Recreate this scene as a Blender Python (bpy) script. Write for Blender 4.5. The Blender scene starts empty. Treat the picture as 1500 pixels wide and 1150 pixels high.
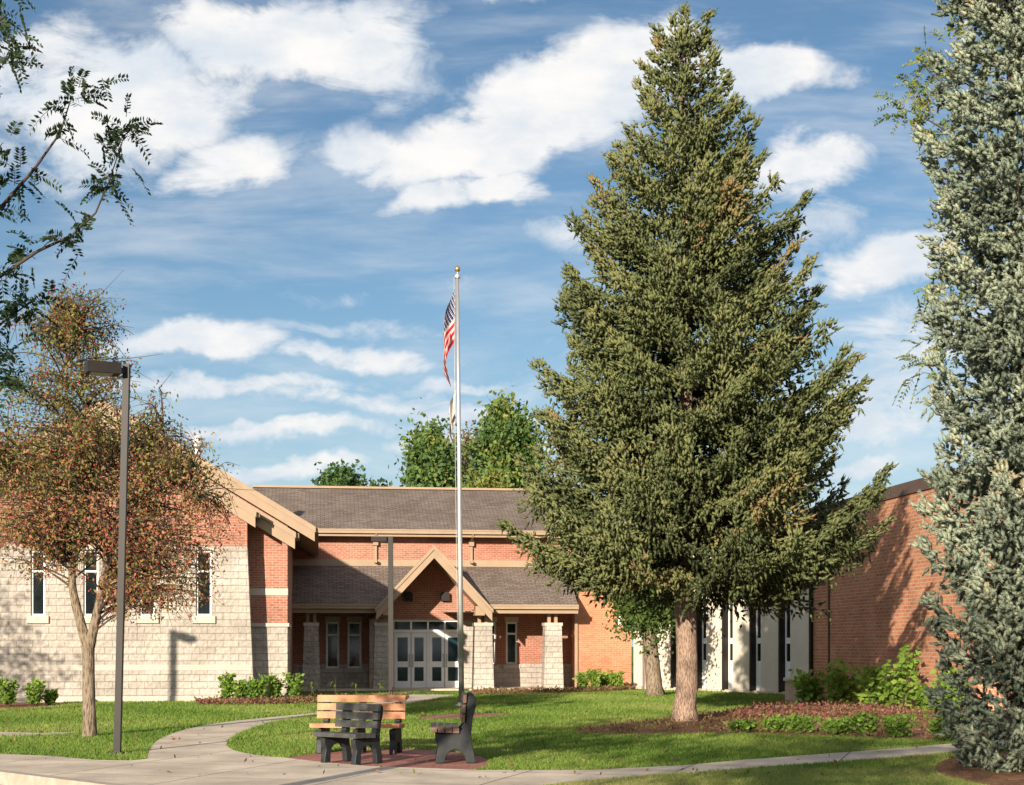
import bpy, bmesh, math, random
import numpy as np
from mathutils import Vector, Matrix
random.seed(7); RNG = np.random.default_rng(11)
sc = bpy.context.scene
C = sc.collection
R = math.radians

# ------------------------------------------------------------------ camera
F, HY, H = 2200.0, 945.0, 1.7            # focal length and horizon row measured on the 1500 px wide photograph, eye height
cam_d = bpy.data.cameras.new('camera'); cam = bpy.data.objects.new('camera', cam_d); C.objects.link(cam)
cam.location = (0, 0, H); cam.rotation_euler = (R(90), 0, 0)
cam_d.sensor_width = 36; cam_d.lens = 36 * F / 1500; cam_d.shift_y = (HY - 575) / 1500
cam_d.clip_end = 5000; sc.camera = cam
sc.render.resolution_x, sc.render.resolution_y = 1024, 785
sc.view_settings.view_transform = 'Standard'; sc.view_settings.look = 'None'
sc.view_settings.exposure = 0.78; sc.view_settings.gamma = 1

# ------------------------------------------------------------------ light
SUN_EL = 15.2; SDIR = Vector((0.36, 0.933, 0)).normalized()       # the way sunlight travels over the ground
SUN_AZ = math.atan2(-SDIR.x, -SDIR.y)
trav = Vector((SDIR.x * math.cos(R(SUN_EL)), SDIR.y * math.cos(R(SUN_EL)), -math.sin(R(SUN_EL))))
sl = bpy.data.lights.new('sun', 'SUN'); sl.energy = 5.0; sl.angle = R(0.5); sl.color = (1, 0.87, 0.70)
so = bpy.data.objects.new('sun', sl); C.objects.link(so); so.location = (-10, -30, 30)
so.rotation_euler = trav.to_track_quat('-Z', 'Y').to_euler()

# ------------------------------------------------------------------ sky: Nishita plus procedural clouds, all in world directions
w = bpy.data.worlds.new('World'); sc.world = w; w.use_nodes = True
nt = w.node_tree; nt.nodes.clear()
def N(t, typ, **kw):
    n = t.nodes.new(typ)
    for k, v in kw.items():
        setattr(n, k, v)
    return n
def link(t, a, b): t.links.new(a, b)
def mth(t, op, a, b=None, clamp=False):
    n = N(t, 'ShaderNodeMath', operation=op, use_clamp=clamp)
    for i, x in enumerate((a, b)):
        if x is None: continue
        if isinstance(x, (int, float)): n.inputs[i].default_value = x
        else: link(t, x, n.inputs[i])
    return n.outputs[0]
def mrange(t, x, a, b, c=0, d=1, smooth=True):
    n = N(t, 'ShaderNodeMapRange', interpolation_type='SMOOTHSTEP' if smooth else 'LINEAR')
    link(t, x, n.inputs[0])
    for i, v in enumerate((a, b, c, d)): n.inputs[i + 1].default_value = v
    return n.outputs[0]
def mixc(t, fac, a, b, blend='MIX'):
    n = N(t, 'ShaderNodeMix', data_type='RGBA', blend_type=blend)
    for s, x in ((n.inputs[0], fac), (n.inputs[6], a), (n.inputs[7], b)):
        if isinstance(x, (int, float)): s.default_value = x
        elif isinstance(x, tuple): s.default_value = (*x, 1)[:4]
        else: link(t, x, s)
    return n.outputs[2]
SKY_STR = 0.15
out = N(nt, 'ShaderNodeOutputWorld'); bg = N(nt, 'ShaderNodeBackground'); bg.inputs[1].default_value = SKY_STR
sky = N(nt, 'ShaderNodeTexSky', sky_type='NISHITA'); sky.sun_disc = False
sky.sun_elevation = R(SUN_EL); sky.sun_rotation = SUN_AZ; sky.air_density = 1.0; sky.dust_density = 0.6; sky.ozone_density = 1.5
tc = N(nt, 'ShaderNodeTexCoord'); sp = N(nt, 'ShaderNodeSeparateXYZ'); link(nt, tc.outputs['Generated'], sp.inputs[0])
yy = mth(nt, 'MAXIMUM', sp.outputs[1], 0.05)
ca, ce = mth(nt, 'DIVIDE', sp.outputs[0], yy), mth(nt, 'DIVIDE', sp.outputs[2], yy)
cv = N(nt, 'ShaderNodeCombineXYZ'); link(nt, ca, cv.inputs[0]); link(nt, ce, cv.inputs[1])
def noise(t, vec, scale, detail=6, rough=0.55, dist=0.0):
    n = N(t, 'ShaderNodeTexNoise'); n.inputs['Scale'].default_value = scale; n.inputs['Detail'].default_value = detail
    n.inputs['Roughness'].default_value = rough; n.inputs['Distortion'].default_value = dist
    if vec is not None: link(t, vec, n.inputs['Vector'])
    return n
wn = noise(nt, cv.outputs[0], 9.0, 5, 0.55)
wsub = N(nt, 'ShaderNodeVectorMath', operation='SUBTRACT'); link(nt, wn.outputs['Color'], wsub.inputs[0]); wsub.inputs[1].default_value = (.5, .5, .5)
wsc = N(nt, 'ShaderNodeVectorMath', operation='MULTIPLY'); link(nt, wsub.outputs[0], wsc.inputs[0]); wsc.inputs[1].default_value = (.13, .075, 0)
wv = N(nt, 'ShaderNodeVectorMath', operation='ADD'); link(nt, cv.outputs[0], wv.inputs[0]); link(nt, wsc.outputs[0], wv.inputs[1])
# each cloud: centre and radii (tangent of azimuth / elevation, given through the measuring grid), tilt, weight
CL = [(170, 150, 230, 100, 8, 1.25), (430, 55, 230, 75, -8, 1.2), (330, 225, 150, 55, 4, 1.1), (40, 100, 120, 60, 20, 1.0), (560, 30, 110, 50, 0, .9), (560, 215, 110, 55, 10, 1.0),
      (760, 170, 260, 80, 17, 1.25), (690, 275, 130, 45, 8, 1.15), (930, 100, 180, 70, 12, 1.2), (1110, 95, 120, 45, -8, 1.25), (1190, 240, 110, 55, 10, 1.0), (1180, 310, 130, 60, 0, .55),
      (1300, 380, 150, 45, 8, 1.05), (1340, 500, 200, 90, 0, .7), (290, 500, 140, 38, 3, 1.15), (500, 525, 140, 28, -3, .95), (560, 430, 200, 20, -6, .45),
      (330, 575, 260, 22, 2, .8), (600, 600, 330, 26, -3, .85), (420, 640, 330, 20, 2, .85), (720, 655, 240, 24, 0, .8), (390, 692, 150, 18, 3, .9), (1290, 620, 200, 30, 0, .8), (1250, 680, 160, 22, 3, .8), (1310, 590, 240, 110, 0, .72), (660, 565, 160, 16, 6, .7), (500, 480, 260, 16, -5, .55), (780, 5, 80, 26, 0, 1.0), (850, 340, 90, 30, 8, .7), (20, 250, 120, 25, 0, .7), (780, 540, 240, 60, -10, .5)]
tot = None
for (px, py, rx, ry, tilt, wt) in CL:
    mp = N(nt, 'ShaderNodeMapping', vector_type='TEXTURE'); link(nt, wv.outputs[0], mp.inputs[0])
    mp.inputs[1].default_value = ((px - 750) / F, (HY - py) / F, 0); mp.inputs[2].default_value = (0, 0, R(tilt)); mp.inputs[3].default_value = (rx / F, ry / F, 1)
    ln = N(nt, 'ShaderNodeVectorMath', operation='LENGTH'); link(nt, mp.outputs[0], ln.inputs[0])
    v = mth(nt, 'MULTIPLY', mrange(nt, ln.outputs['Value'], 1.6, 0.25), wt)
    tot = v if tot is None else mth(nt, 'MAXIMUM', tot, v)
stretch = N(nt, 'ShaderNodeMapping'); link(nt, cv.outputs[0], stretch.inputs[0]); stretch.inputs[3].default_value = (1, 1.9, 1)
fb = noise(nt, stretch.outputs[0], 15.0, 12, 0.66, 0.5)
wisp = N(nt, 'ShaderNodeMapping'); link(nt, cv.outputs[0], wisp.inputs[0]); wisp.inputs[3].default_value = (1, 5, 1); wisp.inputs[2].default_value = (0, 0, R(-6))
fw = noise(nt, wisp.outputs[0], 5.0, 8, 0.6, 0.3)
dens = mth(nt, 'ADD', tot, mth(nt, 'MULTIPLY', mth(nt, 'SUBTRACT', fb.outputs[0], 0.5), 2.1))
cov = mth(nt, 'MULTIPLY', mrange(nt, dens, 0.30, 1.0), mth(nt, 'MINIMUM', mth(nt, 'ADD', tot, .12), 1.0))
thin = mth(nt, 'MULTIPLY', mrange(nt, fw.outputs[0], 0.40, 0.72), 0.38)
cov = mth(nt, 'MAXIMUM', cov, thin)
front = mrange(nt, sp.outputs[1], 0.05, 0.3)
cov = mth(nt, 'MULTIPLY', cov, front)
back = noise(nt, tc.outputs['Generated'], 2.6, 8, 0.6)  # unseen broad cloud behind the viewer, added for fill light
cov = mth(nt, 'MAXIMUM', cov, mth(nt, 'MULTIPLY', mrange(nt, back.outputs[0], 0.40, 0.58), mth(nt, 'SUBTRACT', 1.0, front)))
low = mrange(nt, sp.outputs[2], 0.24, -0.02, 0, 0.80)               # milky air low in the sky
cshade = mrange(nt, noise(nt, stretch.outputs[0], 11.0, 6, 0.6).outputs[0], 0.3, 0.7)
CW = 0.55 / SKY_STR
ccol = mixc(nt, cshade, (CW * .74, CW * .82, CW * .91), (CW * 1.08, CW * 1.05, CW * 1.02))
skyc = mixc(nt, 1.0, sky.outputs[0], (.33, .40, .445), 'MULTIPLY')
skyc = mixc(nt, low, skyc, (CW * .56, CW * .70, CW * .84))
link(nt, mixc(nt, cov, skyc, ccol), bg.inputs[0]); link(nt, bg.outputs[0], out.inputs[0])

# ------------------------------------------------------------------ helpers: scene objects
def tag(o, label=None, cat=None, group=None, kind=None):
    if label: o['label'] = label
    if cat: o['category'] = cat
    if group: o['group'] = group
    if kind: o['kind'] = kind
    return o
def empty(name, loc, label, cat, group=None, rz=0):
    o = bpy.data.objects.new(name, None); C.objects.link(o); o.location = loc; o.rotation_euler = (0, 0, rz)
    o.empty_display_size = .2
    return tag(o, label, cat, group)
def copy_tree(o, parent=None):
    c = o.copy(); C.objects.link(c)
    if parent is not None: c.parent = parent
    for ch in [k for k in C.objects if k.parent == o]: copy_tree(ch, c)
    return c
class MB:                                                          # collects faces of ONE mesh
    def __init__(s): s.v = []; s.f = []; s.uv = {}
    def poly(s, pts, uv=None):
        i = len(s.v); s.v += [tuple(p) for p in pts]; s.f.append(tuple(range(i, i + len(pts))))
        if uv: s.uv[len(s.f) - 1] = uv
    def box(s, x0, x1, y0, y1, z0, z1):
        a = [(x0, y0, z0), (x1, y0, z0), (x1, y1, z0), (x0, y1, z0), (x0, y0, z1), (x1, y0, z1), (x1, y1, z1), (x0, y1, z1)]
        s.hexa(a)
    def hexa(s, a):
        for f in ((3, 2, 1, 0), (4, 5, 6, 7), (0, 1, 5, 4), (1, 2, 6, 5), (2, 3, 7, 6), (3, 0, 4, 7)): s.poly([a[k] for k in f])
    def prism(s, pts, y0, y1):                                     # polygon in (x,z), extruded along y
        s.poly([(x, y0, z) for x, z in pts]); s.poly([(x, y1, z) for x, z in reversed(pts)])
        n = len(pts)
        for i in range(n):
            (xa, za), (xb, zb) = pts[i], pts[(i + 1) % n]
            s.poly([(xa, y0, za), (xa, y1, za), (xb, y1, zb), (xb, y0, zb)])
    def bar(s, p, q, w, h, up=(0, 0, 1)):
        p, q = Vector(p), Vector(q); d = (q - p).normalized(); sd = d.cross(Vector(up)).normalized() * w / 2; u = sd.cross(d).normalized() * h / 2
        s.hexa([p - sd - u, p + sd - u, q + sd - u, q - sd - u, p - sd + u, p + sd + u, q + sd + u, q - sd + u])
    def tube(s, pts, rad, n=10, cap=True, wob=0.0):
        pts = [Vector(p) for p in pts]; rings = []
        for i, p in enumerate(pts):
            d = (pts[min(i + 1, len(pts) - 1)] - pts[max(i - 1, 0)]).normalized()
            a = d.cross(Vector((0.13, 1, 0.21))).normalized(); b = d.cross(a)
            r = rad[i] if isinstance(rad, (list, tuple)) else rad
            k = len(s.v)
            for j in range(n):
                t = 2 * math.pi * j / n; rr = r * (1 + wob * random.uniform(-1, 1))
                s.v.append(tuple(p + a * math.cos(t) * rr + b * math.sin(t) * rr))
            rings.append(k)
        for i in range(len(pts) - 1):
            for j in range(n):
                j2 = (j + 1) % n; s.f.append((rings[i] + j, rings[i] + j2, rings[i + 1] + j2, rings[i + 1] + j))
        if cap:
            s.f.append(tuple(rings[0] + j for j in reversed(range(n)))); s.f.append(tuple(rings[-1] + j for j in range(n)))
    def lathe(s, prof, cx, cy, n=16):
        k = len(s.v)
        for r, z in prof:
            for j in range(n):
                t = 2 * math.pi * j / n; s.v.append((cx + r * math.cos(t), cy + r * math.sin(t), z))
        for i in range(len(prof) - 1):
            for j in range(n):
                s.f.append((k + i * n + j, k + i * n + (j + 1) % n, k + (i + 1) * n + (j + 1) % n, k + (i + 1) * n + j))
    def build(s, name, mat, parent=None, off=(0, 0, 0), smooth=False, bevel=0, recalc=True):
        me = bpy.data.meshes.new(name)
        me.from_pydata([(x - off[0], y - off[1], z - off[2]) for x, y, z in s.v], [], s.f)
        if recalc:
            bm = bmesh.new(); bm.from_mesh(me); bmesh.ops.recalc_face_normals(bm, faces=bm.faces); bm.to_mesh(me); bm.free()
        uvl = me.uv_layers.new(name='UVMap')
        for p in me.polygons:                                      # metres along the face
            n = p.normal
            for li, vi in zip(p.loop_indices, p.vertices):
                x, y, z = me.vertices[vi].co
                if abs(n.z) > .95: uv = (x, y)
                elif abs(n.y) >= abs(n.x): uv = (x, z / max(.25, math.sqrt(max(0, 1 - n.z * n.z))))
                else: uv = (y, z / max(.25, math.sqrt(max(0, 1 - n.z * n.z))))
                uvl.data[li].uv = uv
            if smooth: p.use_smooth = True
        for fi, uvs in s.uv.items():
            for li, uv in zip(me.polygons[fi].loop_indices, uvs): uvl.data[li].uv = uv
        me.materials.append(mat)
        o = bpy.data.objects.new(name, me); C.objects.link(o)
        if parent is not None: o.parent = parent
        if bevel:
            b = o.modifiers.new('bevel', 'BEVEL'); b.width = bevel; b.segments = 2; b.limit_method = 'ANGLE'
        return o
def np_mesh(name, V, T, mat, parent=None, tint=None, smooth=False):   # big triangle mesh from arrays
    me = bpy.data.meshes.new(name); V = np.ascontiguousarray(V, dtype=np.float32); T = np.ascontiguousarray(T, dtype=np.int32)
    me.vertices.add(len(V)); me.vertices.foreach_set('co', V.ravel())
    me.loops.add(T.size); me.loops.foreach_set('vertex_index', T.ravel())
    me.polygons.add(len(T)); me.polygons.foreach_set('loop_start', np.arange(0, T.size, 3, dtype=np.int32))
    me.polygons.foreach_set('loop_total', np.full(len(T), 3, dtype=np.int32))
    if smooth: me.polygons.foreach_set('use_smooth', np.ones(len(T), dtype=bool))
    if tint is not None:
        a = me.attributes.new('tint', 'FLOAT', 'POINT'); a.data.foreach_set('value', np.ascontiguousarray(tint, dtype=np.float32))
    me.update(calc_edges=True); me.materials.append(mat)
    o = bpy.data.objects.new(name, me); C.objects.link(o)
    if parent is not None: o.parent = parent
    return o
def norm(a): return a / np.maximum(np.linalg.norm(a, axis=-1, keepdims=True), 1e-9)
def scatter(TV, TT, P, D, L, W, tint, ttint=None):                 # place a template (long axis x) at every point
    n, m = len(P), len(TV); D = norm(D)
    Y = norm(np.cross(D, RNG.normal(size=(n, 3)))); Z = np.cross(D, Y)
    L = np.broadcast_to(L, (n,)); W = np.broadcast_to(W, (n,))
    V = P[:, None, :] + (TV[None, :, 0:1] * L[:, None, None]) * D[:, None, :] + (TV[None, :, 1:2] * W[:, None, None]) * Y[:, None, :] + (TV[None, :, 2:3] * W[:, None, None]) * Z[:, None, :]
    T = (TT[None] + (np.arange(n) * m)[:, None, None]).reshape(-1, 3)
    tn = np.repeat(tint, m).reshape(n, m)
    if ttint is not None: tn = tn + ttint[None]
    return V.reshape(-1, 3), T, tn.ravel()
LEAF = (np.array([(0, 0, 0), (.45, .5, .1), (1, 0, 0), (.45, -.5, .1)], float), np.array([(0, 1, 2), (0, 2, 3)]))
BERRY = (np.array([(0, 0, 0), (.5, .5, 0), (.5, 0, .5), (.5, -.5, 0), (.5, 0, -.5), (1, 0, 0)], float),
         np.array([(0, 2, 1), (0, 3, 2), (0, 4, 3), (0, 1, 4), (5, 1, 2), (5, 2, 3), (5, 3, 4), (5, 4, 1)]))
def twig_template(needles, thick=.36, nl=.24, seed=1):
    r = np.random.default_rng(seed); V = [(0, 0, 0)]; T = []; tt = [-.25]
    for k in range(4):
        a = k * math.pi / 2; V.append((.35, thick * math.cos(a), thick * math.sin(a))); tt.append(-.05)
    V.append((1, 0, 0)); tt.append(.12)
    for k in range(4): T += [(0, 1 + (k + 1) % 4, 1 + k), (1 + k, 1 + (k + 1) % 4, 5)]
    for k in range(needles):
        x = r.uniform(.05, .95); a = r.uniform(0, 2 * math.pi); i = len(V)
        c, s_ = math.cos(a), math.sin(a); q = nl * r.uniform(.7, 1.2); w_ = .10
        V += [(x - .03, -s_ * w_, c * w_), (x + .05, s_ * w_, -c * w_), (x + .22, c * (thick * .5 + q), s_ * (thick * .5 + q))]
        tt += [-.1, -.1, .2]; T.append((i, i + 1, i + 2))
    return np.array(V, float), np.array(T), np.array(tt)

# pixel of the photograph -> ground point
def G(px, py):
    D = F * H / (py - HY); return ((px - 750) / F * D, D)
def at(px, py, D): return ((px - 750) / F * D, D, H + (HY - py) / F * D)
class Frame:                                                       # a plan turned by th: u along a facade, v away from the viewer
    def __init__(s, th): s.th = th; s.c, s.s = math.cos(th), math.sin(th)
    def D(s, px, v): a = (px - 750) / F; return v / (s.c - a * s.s)
    def u(s, px, v): a = (px - 750) / F; return s.D(px, v) * (a * s.c + s.s)
    def z(s, px, py, v): return H + (HY - py) / F * s.D(px, v)
    def world(s, u, v, z=0): return (u * s.c - v * s.s, u * s.s + v * s.c, z)
FB = Frame(math.atan(0.1295))

# ------------------------------------------------------------------ materials
def mat(name, rough=.8, spec=.3):
    m = bpy.data.materials.new(name); m.use_nodes = True; t = m.node_tree; b = t.nodes['Principled BSDF']
    b.inputs['Roughness'].default_value = rough; b.inputs['Specular IOR Level'].default_value = spec
    return m, t, b
def bump(t, b, h, strength=.5, dist=.02):
    n = N(t, 'ShaderNodeBump'); n.inputs['Strength'].default_value = strength; n.inputs['Distance'].default_value = dist
    link(t, h, n.inputs['Height']); link(t, n.outputs[0], b.inputs['Normal'])
def plain(name, col, rough=.6, var=.12, scale=6, bmp=0, metal=0, spec=.3):
    m, t, b = mat(name, rough, spec); tx = N(t, 'ShaderNodeTexCoord'); n = noise(t, tx.outputs['Object'], scale, 6, .6)
    lo = tuple(c * (1 - var) for c in col); hi = tuple(min(1, c * (1 + var)) for c in col)
    link(t, mixc(t, mrange(t, n.outputs[0], .3, .7), lo, hi), b.inputs['Base Color']); b.inputs['Metallic'].default_value = metal
    if bmp: bump(t, b, noise(t, tx.outputs['Object'], scale * 6, 5).outputs[0], .5, bmp)
    return m
def masonry(name, c1, c2, mortar, bw, rh, ms, rough=.85, bmp=.6, dist=.015, big=.18, split=0, offset=.5, vec='UV', sc_=1.0):
    m, t, b = mat(name, rough, .2); tx = N(t, 'ShaderNodeTexCoord'); br = N(t, 'ShaderNodeTexBrick')
    link(t, tx.outputs[vec], br.inputs['Vector'])
    for k, v in (('Color1', (*c1, 1)), ('Color2', (*c2, 1)), ('Mortar', (*mortar, 1)), ('Scale', sc_), ('Mortar Size', ms), ('Mortar Smooth', .15), ('Brick Width', bw), ('Row Height', rh), ('Bias', 0.0)):
        br.inputs[k].default_value = v
    br.offset = offset
    nb = noise(t, tx.outputs['Object'], .7, 5, .6); nf = noise(t, tx.outputs['Object'], 14, 6, .65)
    col = mixc(t, 1.0, br.outputs['Color'], mixc(t, mrange(t, nb.outputs[0], .3, .7), (1 - big,) * 3, (1 + big * .6,) * 3), 'MULTIPLY')
    col = mixc(t, 1.0, col, mixc(t, mrange(t, nf.outputs[0], .3, .7), (.86,) * 3, (1.1,) * 3), 'MULTIPLY')
    link(t, col, b.inputs['Base Color'])
    h = mth(t, 'MULTIPLY', br.outputs['Fac'], -1.0)
    if split:
        vn = N(t, 'ShaderNodeTexVoronoi'); vn.inputs['Scale'].default_value = 7; link(t, tx.outputs['UV'], vn.inputs['Vector'])
        h = mth(t, 'ADD', h, mth(t, 'MULTIPLY', mth(t, 'ADD', noise(t, tx.outputs['UV'], 9, 5, .6).outputs[0], vn.outputs['Distance']), split))
    else: h = mth(t, 'ADD', h, mth(t, 'MULTIPLY', nf.outputs[0], .5))
    bump(t, b, h, bmp, dist)
    return m
M = {}
M['brick'] = masonry('red_brick', (.43, .175, .115), (.33, .125, .085), (.46, .32, .25), .22, .076, .009)
M['brick_old'] = masonry('orange_brick', (.54, .235, .13), (.40, .16, .09), (.52, .38, .28), .30, .10, .011)
M['brick_block'] = masonry('orange_brick_fine', (.52, .22, .12), (.43, .17, .09), (.5, .30, .2), .23, .075, .008)
M['stone'] = masonry('split_face_stone', (.47, .42, .37), (.41, .365, .32), (.32, .28, .24), .46, .205, .010, .9, .95, .026, .22, 1.1)
M['stone_smooth'] = plain('smooth_stone', (.50, .44, .375), .85, .08, 4, .004)
M['trim'] = plain('tan_trim', (.34, .245, .165), .6, .06, 2)
M['soffit'] = plain('tan_soffit', (.34, .24, .16), .7, .06, 2)
M['shingle'] = masonry('roof_shingle', (.22, .175, .15), (.15, .118, .10), (.08, .065, .055), .30, .13, .012, .95, .8, .02, .12)
M['white'] = plain('white_frame', (.86, .85, .84), .4, .04, 3)
M['glass'] = plain('dark_glass', (.012, .016, .018), .04, .3, 1, spec=.8)
M['door_glass'] = plain('door_glass', (.012, .03, .045), .05, .4, 1.5, spec=.7)
M['dark_metal'] = plain('dark_bronze_metal', (.020, .016, .014), .5, .15, 3)
M['coping'] = plain('brown_coping_metal', (.10, .066, .052), .5, .08, 2)
M['panel'] = plain('cream_panel', (.62, .56, .47), .8, .06, 1.5, .003)
M['vent'] = plain('galvanised_metal', (.62, .62, .60), .4, .08, 5, 0, .4)
M['steel'] = plain('brushed_steel', (.46, .455, .45), .42, .06, 3, 0, .6)
M['gold'] = plain('gold_ball', (.55, .33, .10), .3, .05, 3, 0, .8)
M['frame_black'] = plain('black_recycled_plastic', (.022, .025, .028), .55, .2, 12, .002)
M['slat_tan'] = plain('cedar_plastic', (.48, .225, .12), .65, .2, 5, .001)
M['slat_grey'] = plain('grey_plastic', (.062, .062, .06), .65, .25, 9, .001)
M['slat_brown'] = plain('brown_plastic', (.16, .095, .07), .55, .12, 9, .001)
def concrete(name, col, ang):
    m, t, b = mat(name, .9, .2); tx = N(t, 'ShaderNodeTexCoord'); mp = N(t, 'ShaderNodeMapping'); mp.inputs[2].default_value = (0, 0, ang)
    link(t, tx.outputs['Object'], mp.inputs[0]); br = N(t, 'ShaderNodeTexBrick'); link(t, mp.outputs[0], br.inputs[0]); br.offset = 0
    for k, v in (('Scale', 1), ('Mortar Size', .016), ('Brick Width', 1.9), ('Row Height', 1.9), ('Mortar Smooth', .3), ('Color1', (*col, 1)), ('Color2', tuple(c * .93 for c in col) + (1,)), ('Mortar', tuple(c * .33 for c in col) + (1,))): br.inputs[k].default_value = v
    n1 = noise(t, tx.outputs['Object'], .8, 6, .65); n2 = noise(t, tx.outputs['Object'], 40, 4, .7)
    c = mixc(t, 1.0, br.outputs[0], mixc(t, mrange(t, n1.outputs[0], .3, .7), (.68,) * 3, (1.1,) * 3), 'MULTIPLY')
    c = mixc(t, 1.0, c, mixc(t, mrange(t, n2.outputs[0], .3, .7), (.88,) * 3, (1.08,) * 3), 'MULTIPLY')
    link(t, c, b.inputs['Base Color']); bump(t, b, n2.outputs[0], .3, .004); return m
M['concrete'] = concrete('concrete', (.68, .57, .45), .3)
M['kerb'] = plain('kerb_stone', (.40, .34, .27), .9, .15, 5, .006)
M['asphalt'] = plain('asphalt', (.05, .048, .046), .95, .25, 20, .006)
M['paver'] = masonry('red_pavers', (.44, .19, .15), (.34, .14, .11), (.24, .14, .11), .2, .1, .008, .9, .5, .01, .2)
def mulch(name, a, b_, c_):
    m, t, b = mat(name, .95, .1); tx = N(t, 'ShaderNodeTexCoord'); vo = N(t, 'ShaderNodeTexVoronoi'); vo.inputs['Scale'].default_value = 22
    link(t, tx.outputs['Object'], vo.inputs['Vector']); sp_ = N(t, 'ShaderNodeSeparateColor'); link(t, vo.outputs['Color'], sp_.inputs[0])
    c = mixc(t, sp_.outputs[0], a, b_); n = noise(t, tx.outputs['Object'], 2.2, 5, .6)
    link(t, mixc(t, mth(t, 'MULTIPLY', mrange(t, n.outputs[0], .45, .62), .5), c, c_), b.inputs['Base Color']); bump(t, b, vo.outputs['Distance'], 1, .03); return m
M['mulch'] = mulch('bark_mulch', (.15, .075, .045), (.36, .18, .11), (.20, .15, .06))
def lawn_mat():
    m, t, b = mat('lawn_turf', .95, .1); tx = N(t, 'ShaderNodeTexCoord')
    n1 = noise(t, tx.outputs['Object'], .55, 6, .6); n2 = noise(t, tx.outputs['Object'], 9, 6, .7)
    c = mixc(t, mrange(t, n1.outputs[0], .35, .68), (.15, .20, .035), (.24, .25, .07)); c = mixc(t, mrange(t, n2.outputs[0], .3, .75), c, (.045, .085, .015))
    link(t, c, b.inputs['Base Color']); bump(t, b, n2.outputs[0], .8, .05); return m
M['lawn'] = lawn_mat()
def leaf_mat(name, stops, trans=.3, rough=.6):
    m, t, b = mat(name, rough, .25); a = N(t, 'ShaderNodeAttribute', attribute_name='tint'); r = N(t, 'ShaderNodeValToRGB')
    link(t, a.outputs['Fac'], r.inputs[0]); e = r.color_ramp.elements
    while len(e) > 1: e.remove(e[-1])
    e[0].position = stops[0][0]; e[0].color = (*stops[0][1], 1)
    for p, c in stops[1:]:
        k = e.new(p); k.color = (*c, 1)
    link(t, r.outputs[0], b.inputs['Base Color'])
    if trans:
        tr = N(t, 'ShaderNodeBsdfTranslucent'); link(t, r.outputs[0], tr.inputs[0]); mx = N(t, 'ShaderNodeMixShader'); mx.inputs[0].default_value = trans
        link(t, b.outputs[0], mx.inputs[1]); link(t, tr.outputs[0], mx.inputs[2]); link(t, mx.outputs[0], t.nodes['Material Output'].inputs[0])
    return m
M['grass'] = leaf_mat('grass_blade', [(0, (.07, .14, .02)), (.5, (.18, .285, .045)), (.85, (.28, .34, .085)), (1, (.38, .34, .14))], .35)
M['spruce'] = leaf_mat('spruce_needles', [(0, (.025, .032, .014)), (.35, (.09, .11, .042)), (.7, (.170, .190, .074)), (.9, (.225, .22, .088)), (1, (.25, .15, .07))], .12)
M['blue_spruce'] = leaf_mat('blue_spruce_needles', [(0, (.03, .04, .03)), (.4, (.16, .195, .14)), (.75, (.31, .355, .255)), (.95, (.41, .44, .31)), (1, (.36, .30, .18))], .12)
M['crab'] = leaf_mat('crabapple_leaves', [(0, (.08, .09, .025)), (.35, (.18, .185, .05)), (.65, (.31, .24, .08)), (.85, (.42, .21, .10)), (1, (.48, .15, .09))], .35)
M['berry'] = leaf_mat('red_crabapples', [(0, (.25, .03, .03)), (1, (.42, .07, .05))], 0, .35)
M['locust'] = leaf_mat('locust_leaflets', [(0, (.02, .045, .018)), (.5, (.05, .09, .03)), (.85, (.12, .14, .03)), (1, (.28, .20, .04))], .35)
M['far'] = leaf_mat('far_tree_leaves', [(0, (.04, .08, .025)), (.5, (.10, .18, .05)), (.85, (.20, .25, .06)), (1, (.30, .27, .07))], .3)
M['far_brown'] = leaf_mat('thin_tree_leaves', [(0, (.10, .09, .04)), (1, (.24, .16, .07))], .3)
M['bright'] = leaf_mat('bright_leaves', [(0, (.08, .15, .025)), (.5, (.20, .33, .05)), (1, (.36, .46, .09))], .4)
M['mid'] = leaf_mat('mid_green_leaves', [(0, (.04, .075, .02)), (.5, (.09, .15, .035)), (1, (.16, .21, .06))], .35)
M['red_cover'] = leaf_mat('dark_red_leaves', [(0, (.09, .04, .035)), (.45, (.20, .075, .065)), (.75, (.27, .14, .08)), (1, (.20, .22, .06))], .25)
M['litter'] = leaf_mat('leaf_litter', [(0, (.10, .05, .03)), (.5, (.22, .12, .07)), (.8, (.14, .14, .04)), (1, (.12, .2, .04))], .2)
def bark(name, a, b_, sc_=(5, 5, 1.4)):
    m, t, b = mat(name, .95, .1); tx = N(t, 'ShaderNodeTexCoord'); mp = N(t, 'ShaderNodeMapping'); mp.inputs[3].default_value = sc_; link(t, tx.outputs['Object'], mp.inputs[0])
    n = noise(t, mp.outputs[0], 4, 8, .7, .6); vo = N(t, 'ShaderNodeTexVoronoi'); vo.inputs['Scale'].default_value = 4; link(t, mp.outputs[0], vo.inputs['Vector'])
    hgt = mth(t, 'ADD', n.outputs[0], mth(t, 'MULTIPLY', vo.outputs['Distance'], .6))
    link(t, mixc(t, mrange(t, hgt, .45, 1.0), a, b_), b.inputs['Base Color']); bump(t, b, hgt, 1, .04); return m
M['bark'] = bark('spruce_bark', (.15, .095, .07), (.42, .30, .225), (9, 9, 2.2))
M['bark_grey'] = bark('grey_bark', (.09, .065, .045), (.30, .235, .17), (7, 7, 1.5))
M['bark_dark'] = plain('twig_bark', (.07, .05, .042), .9, .2, 8)
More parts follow.
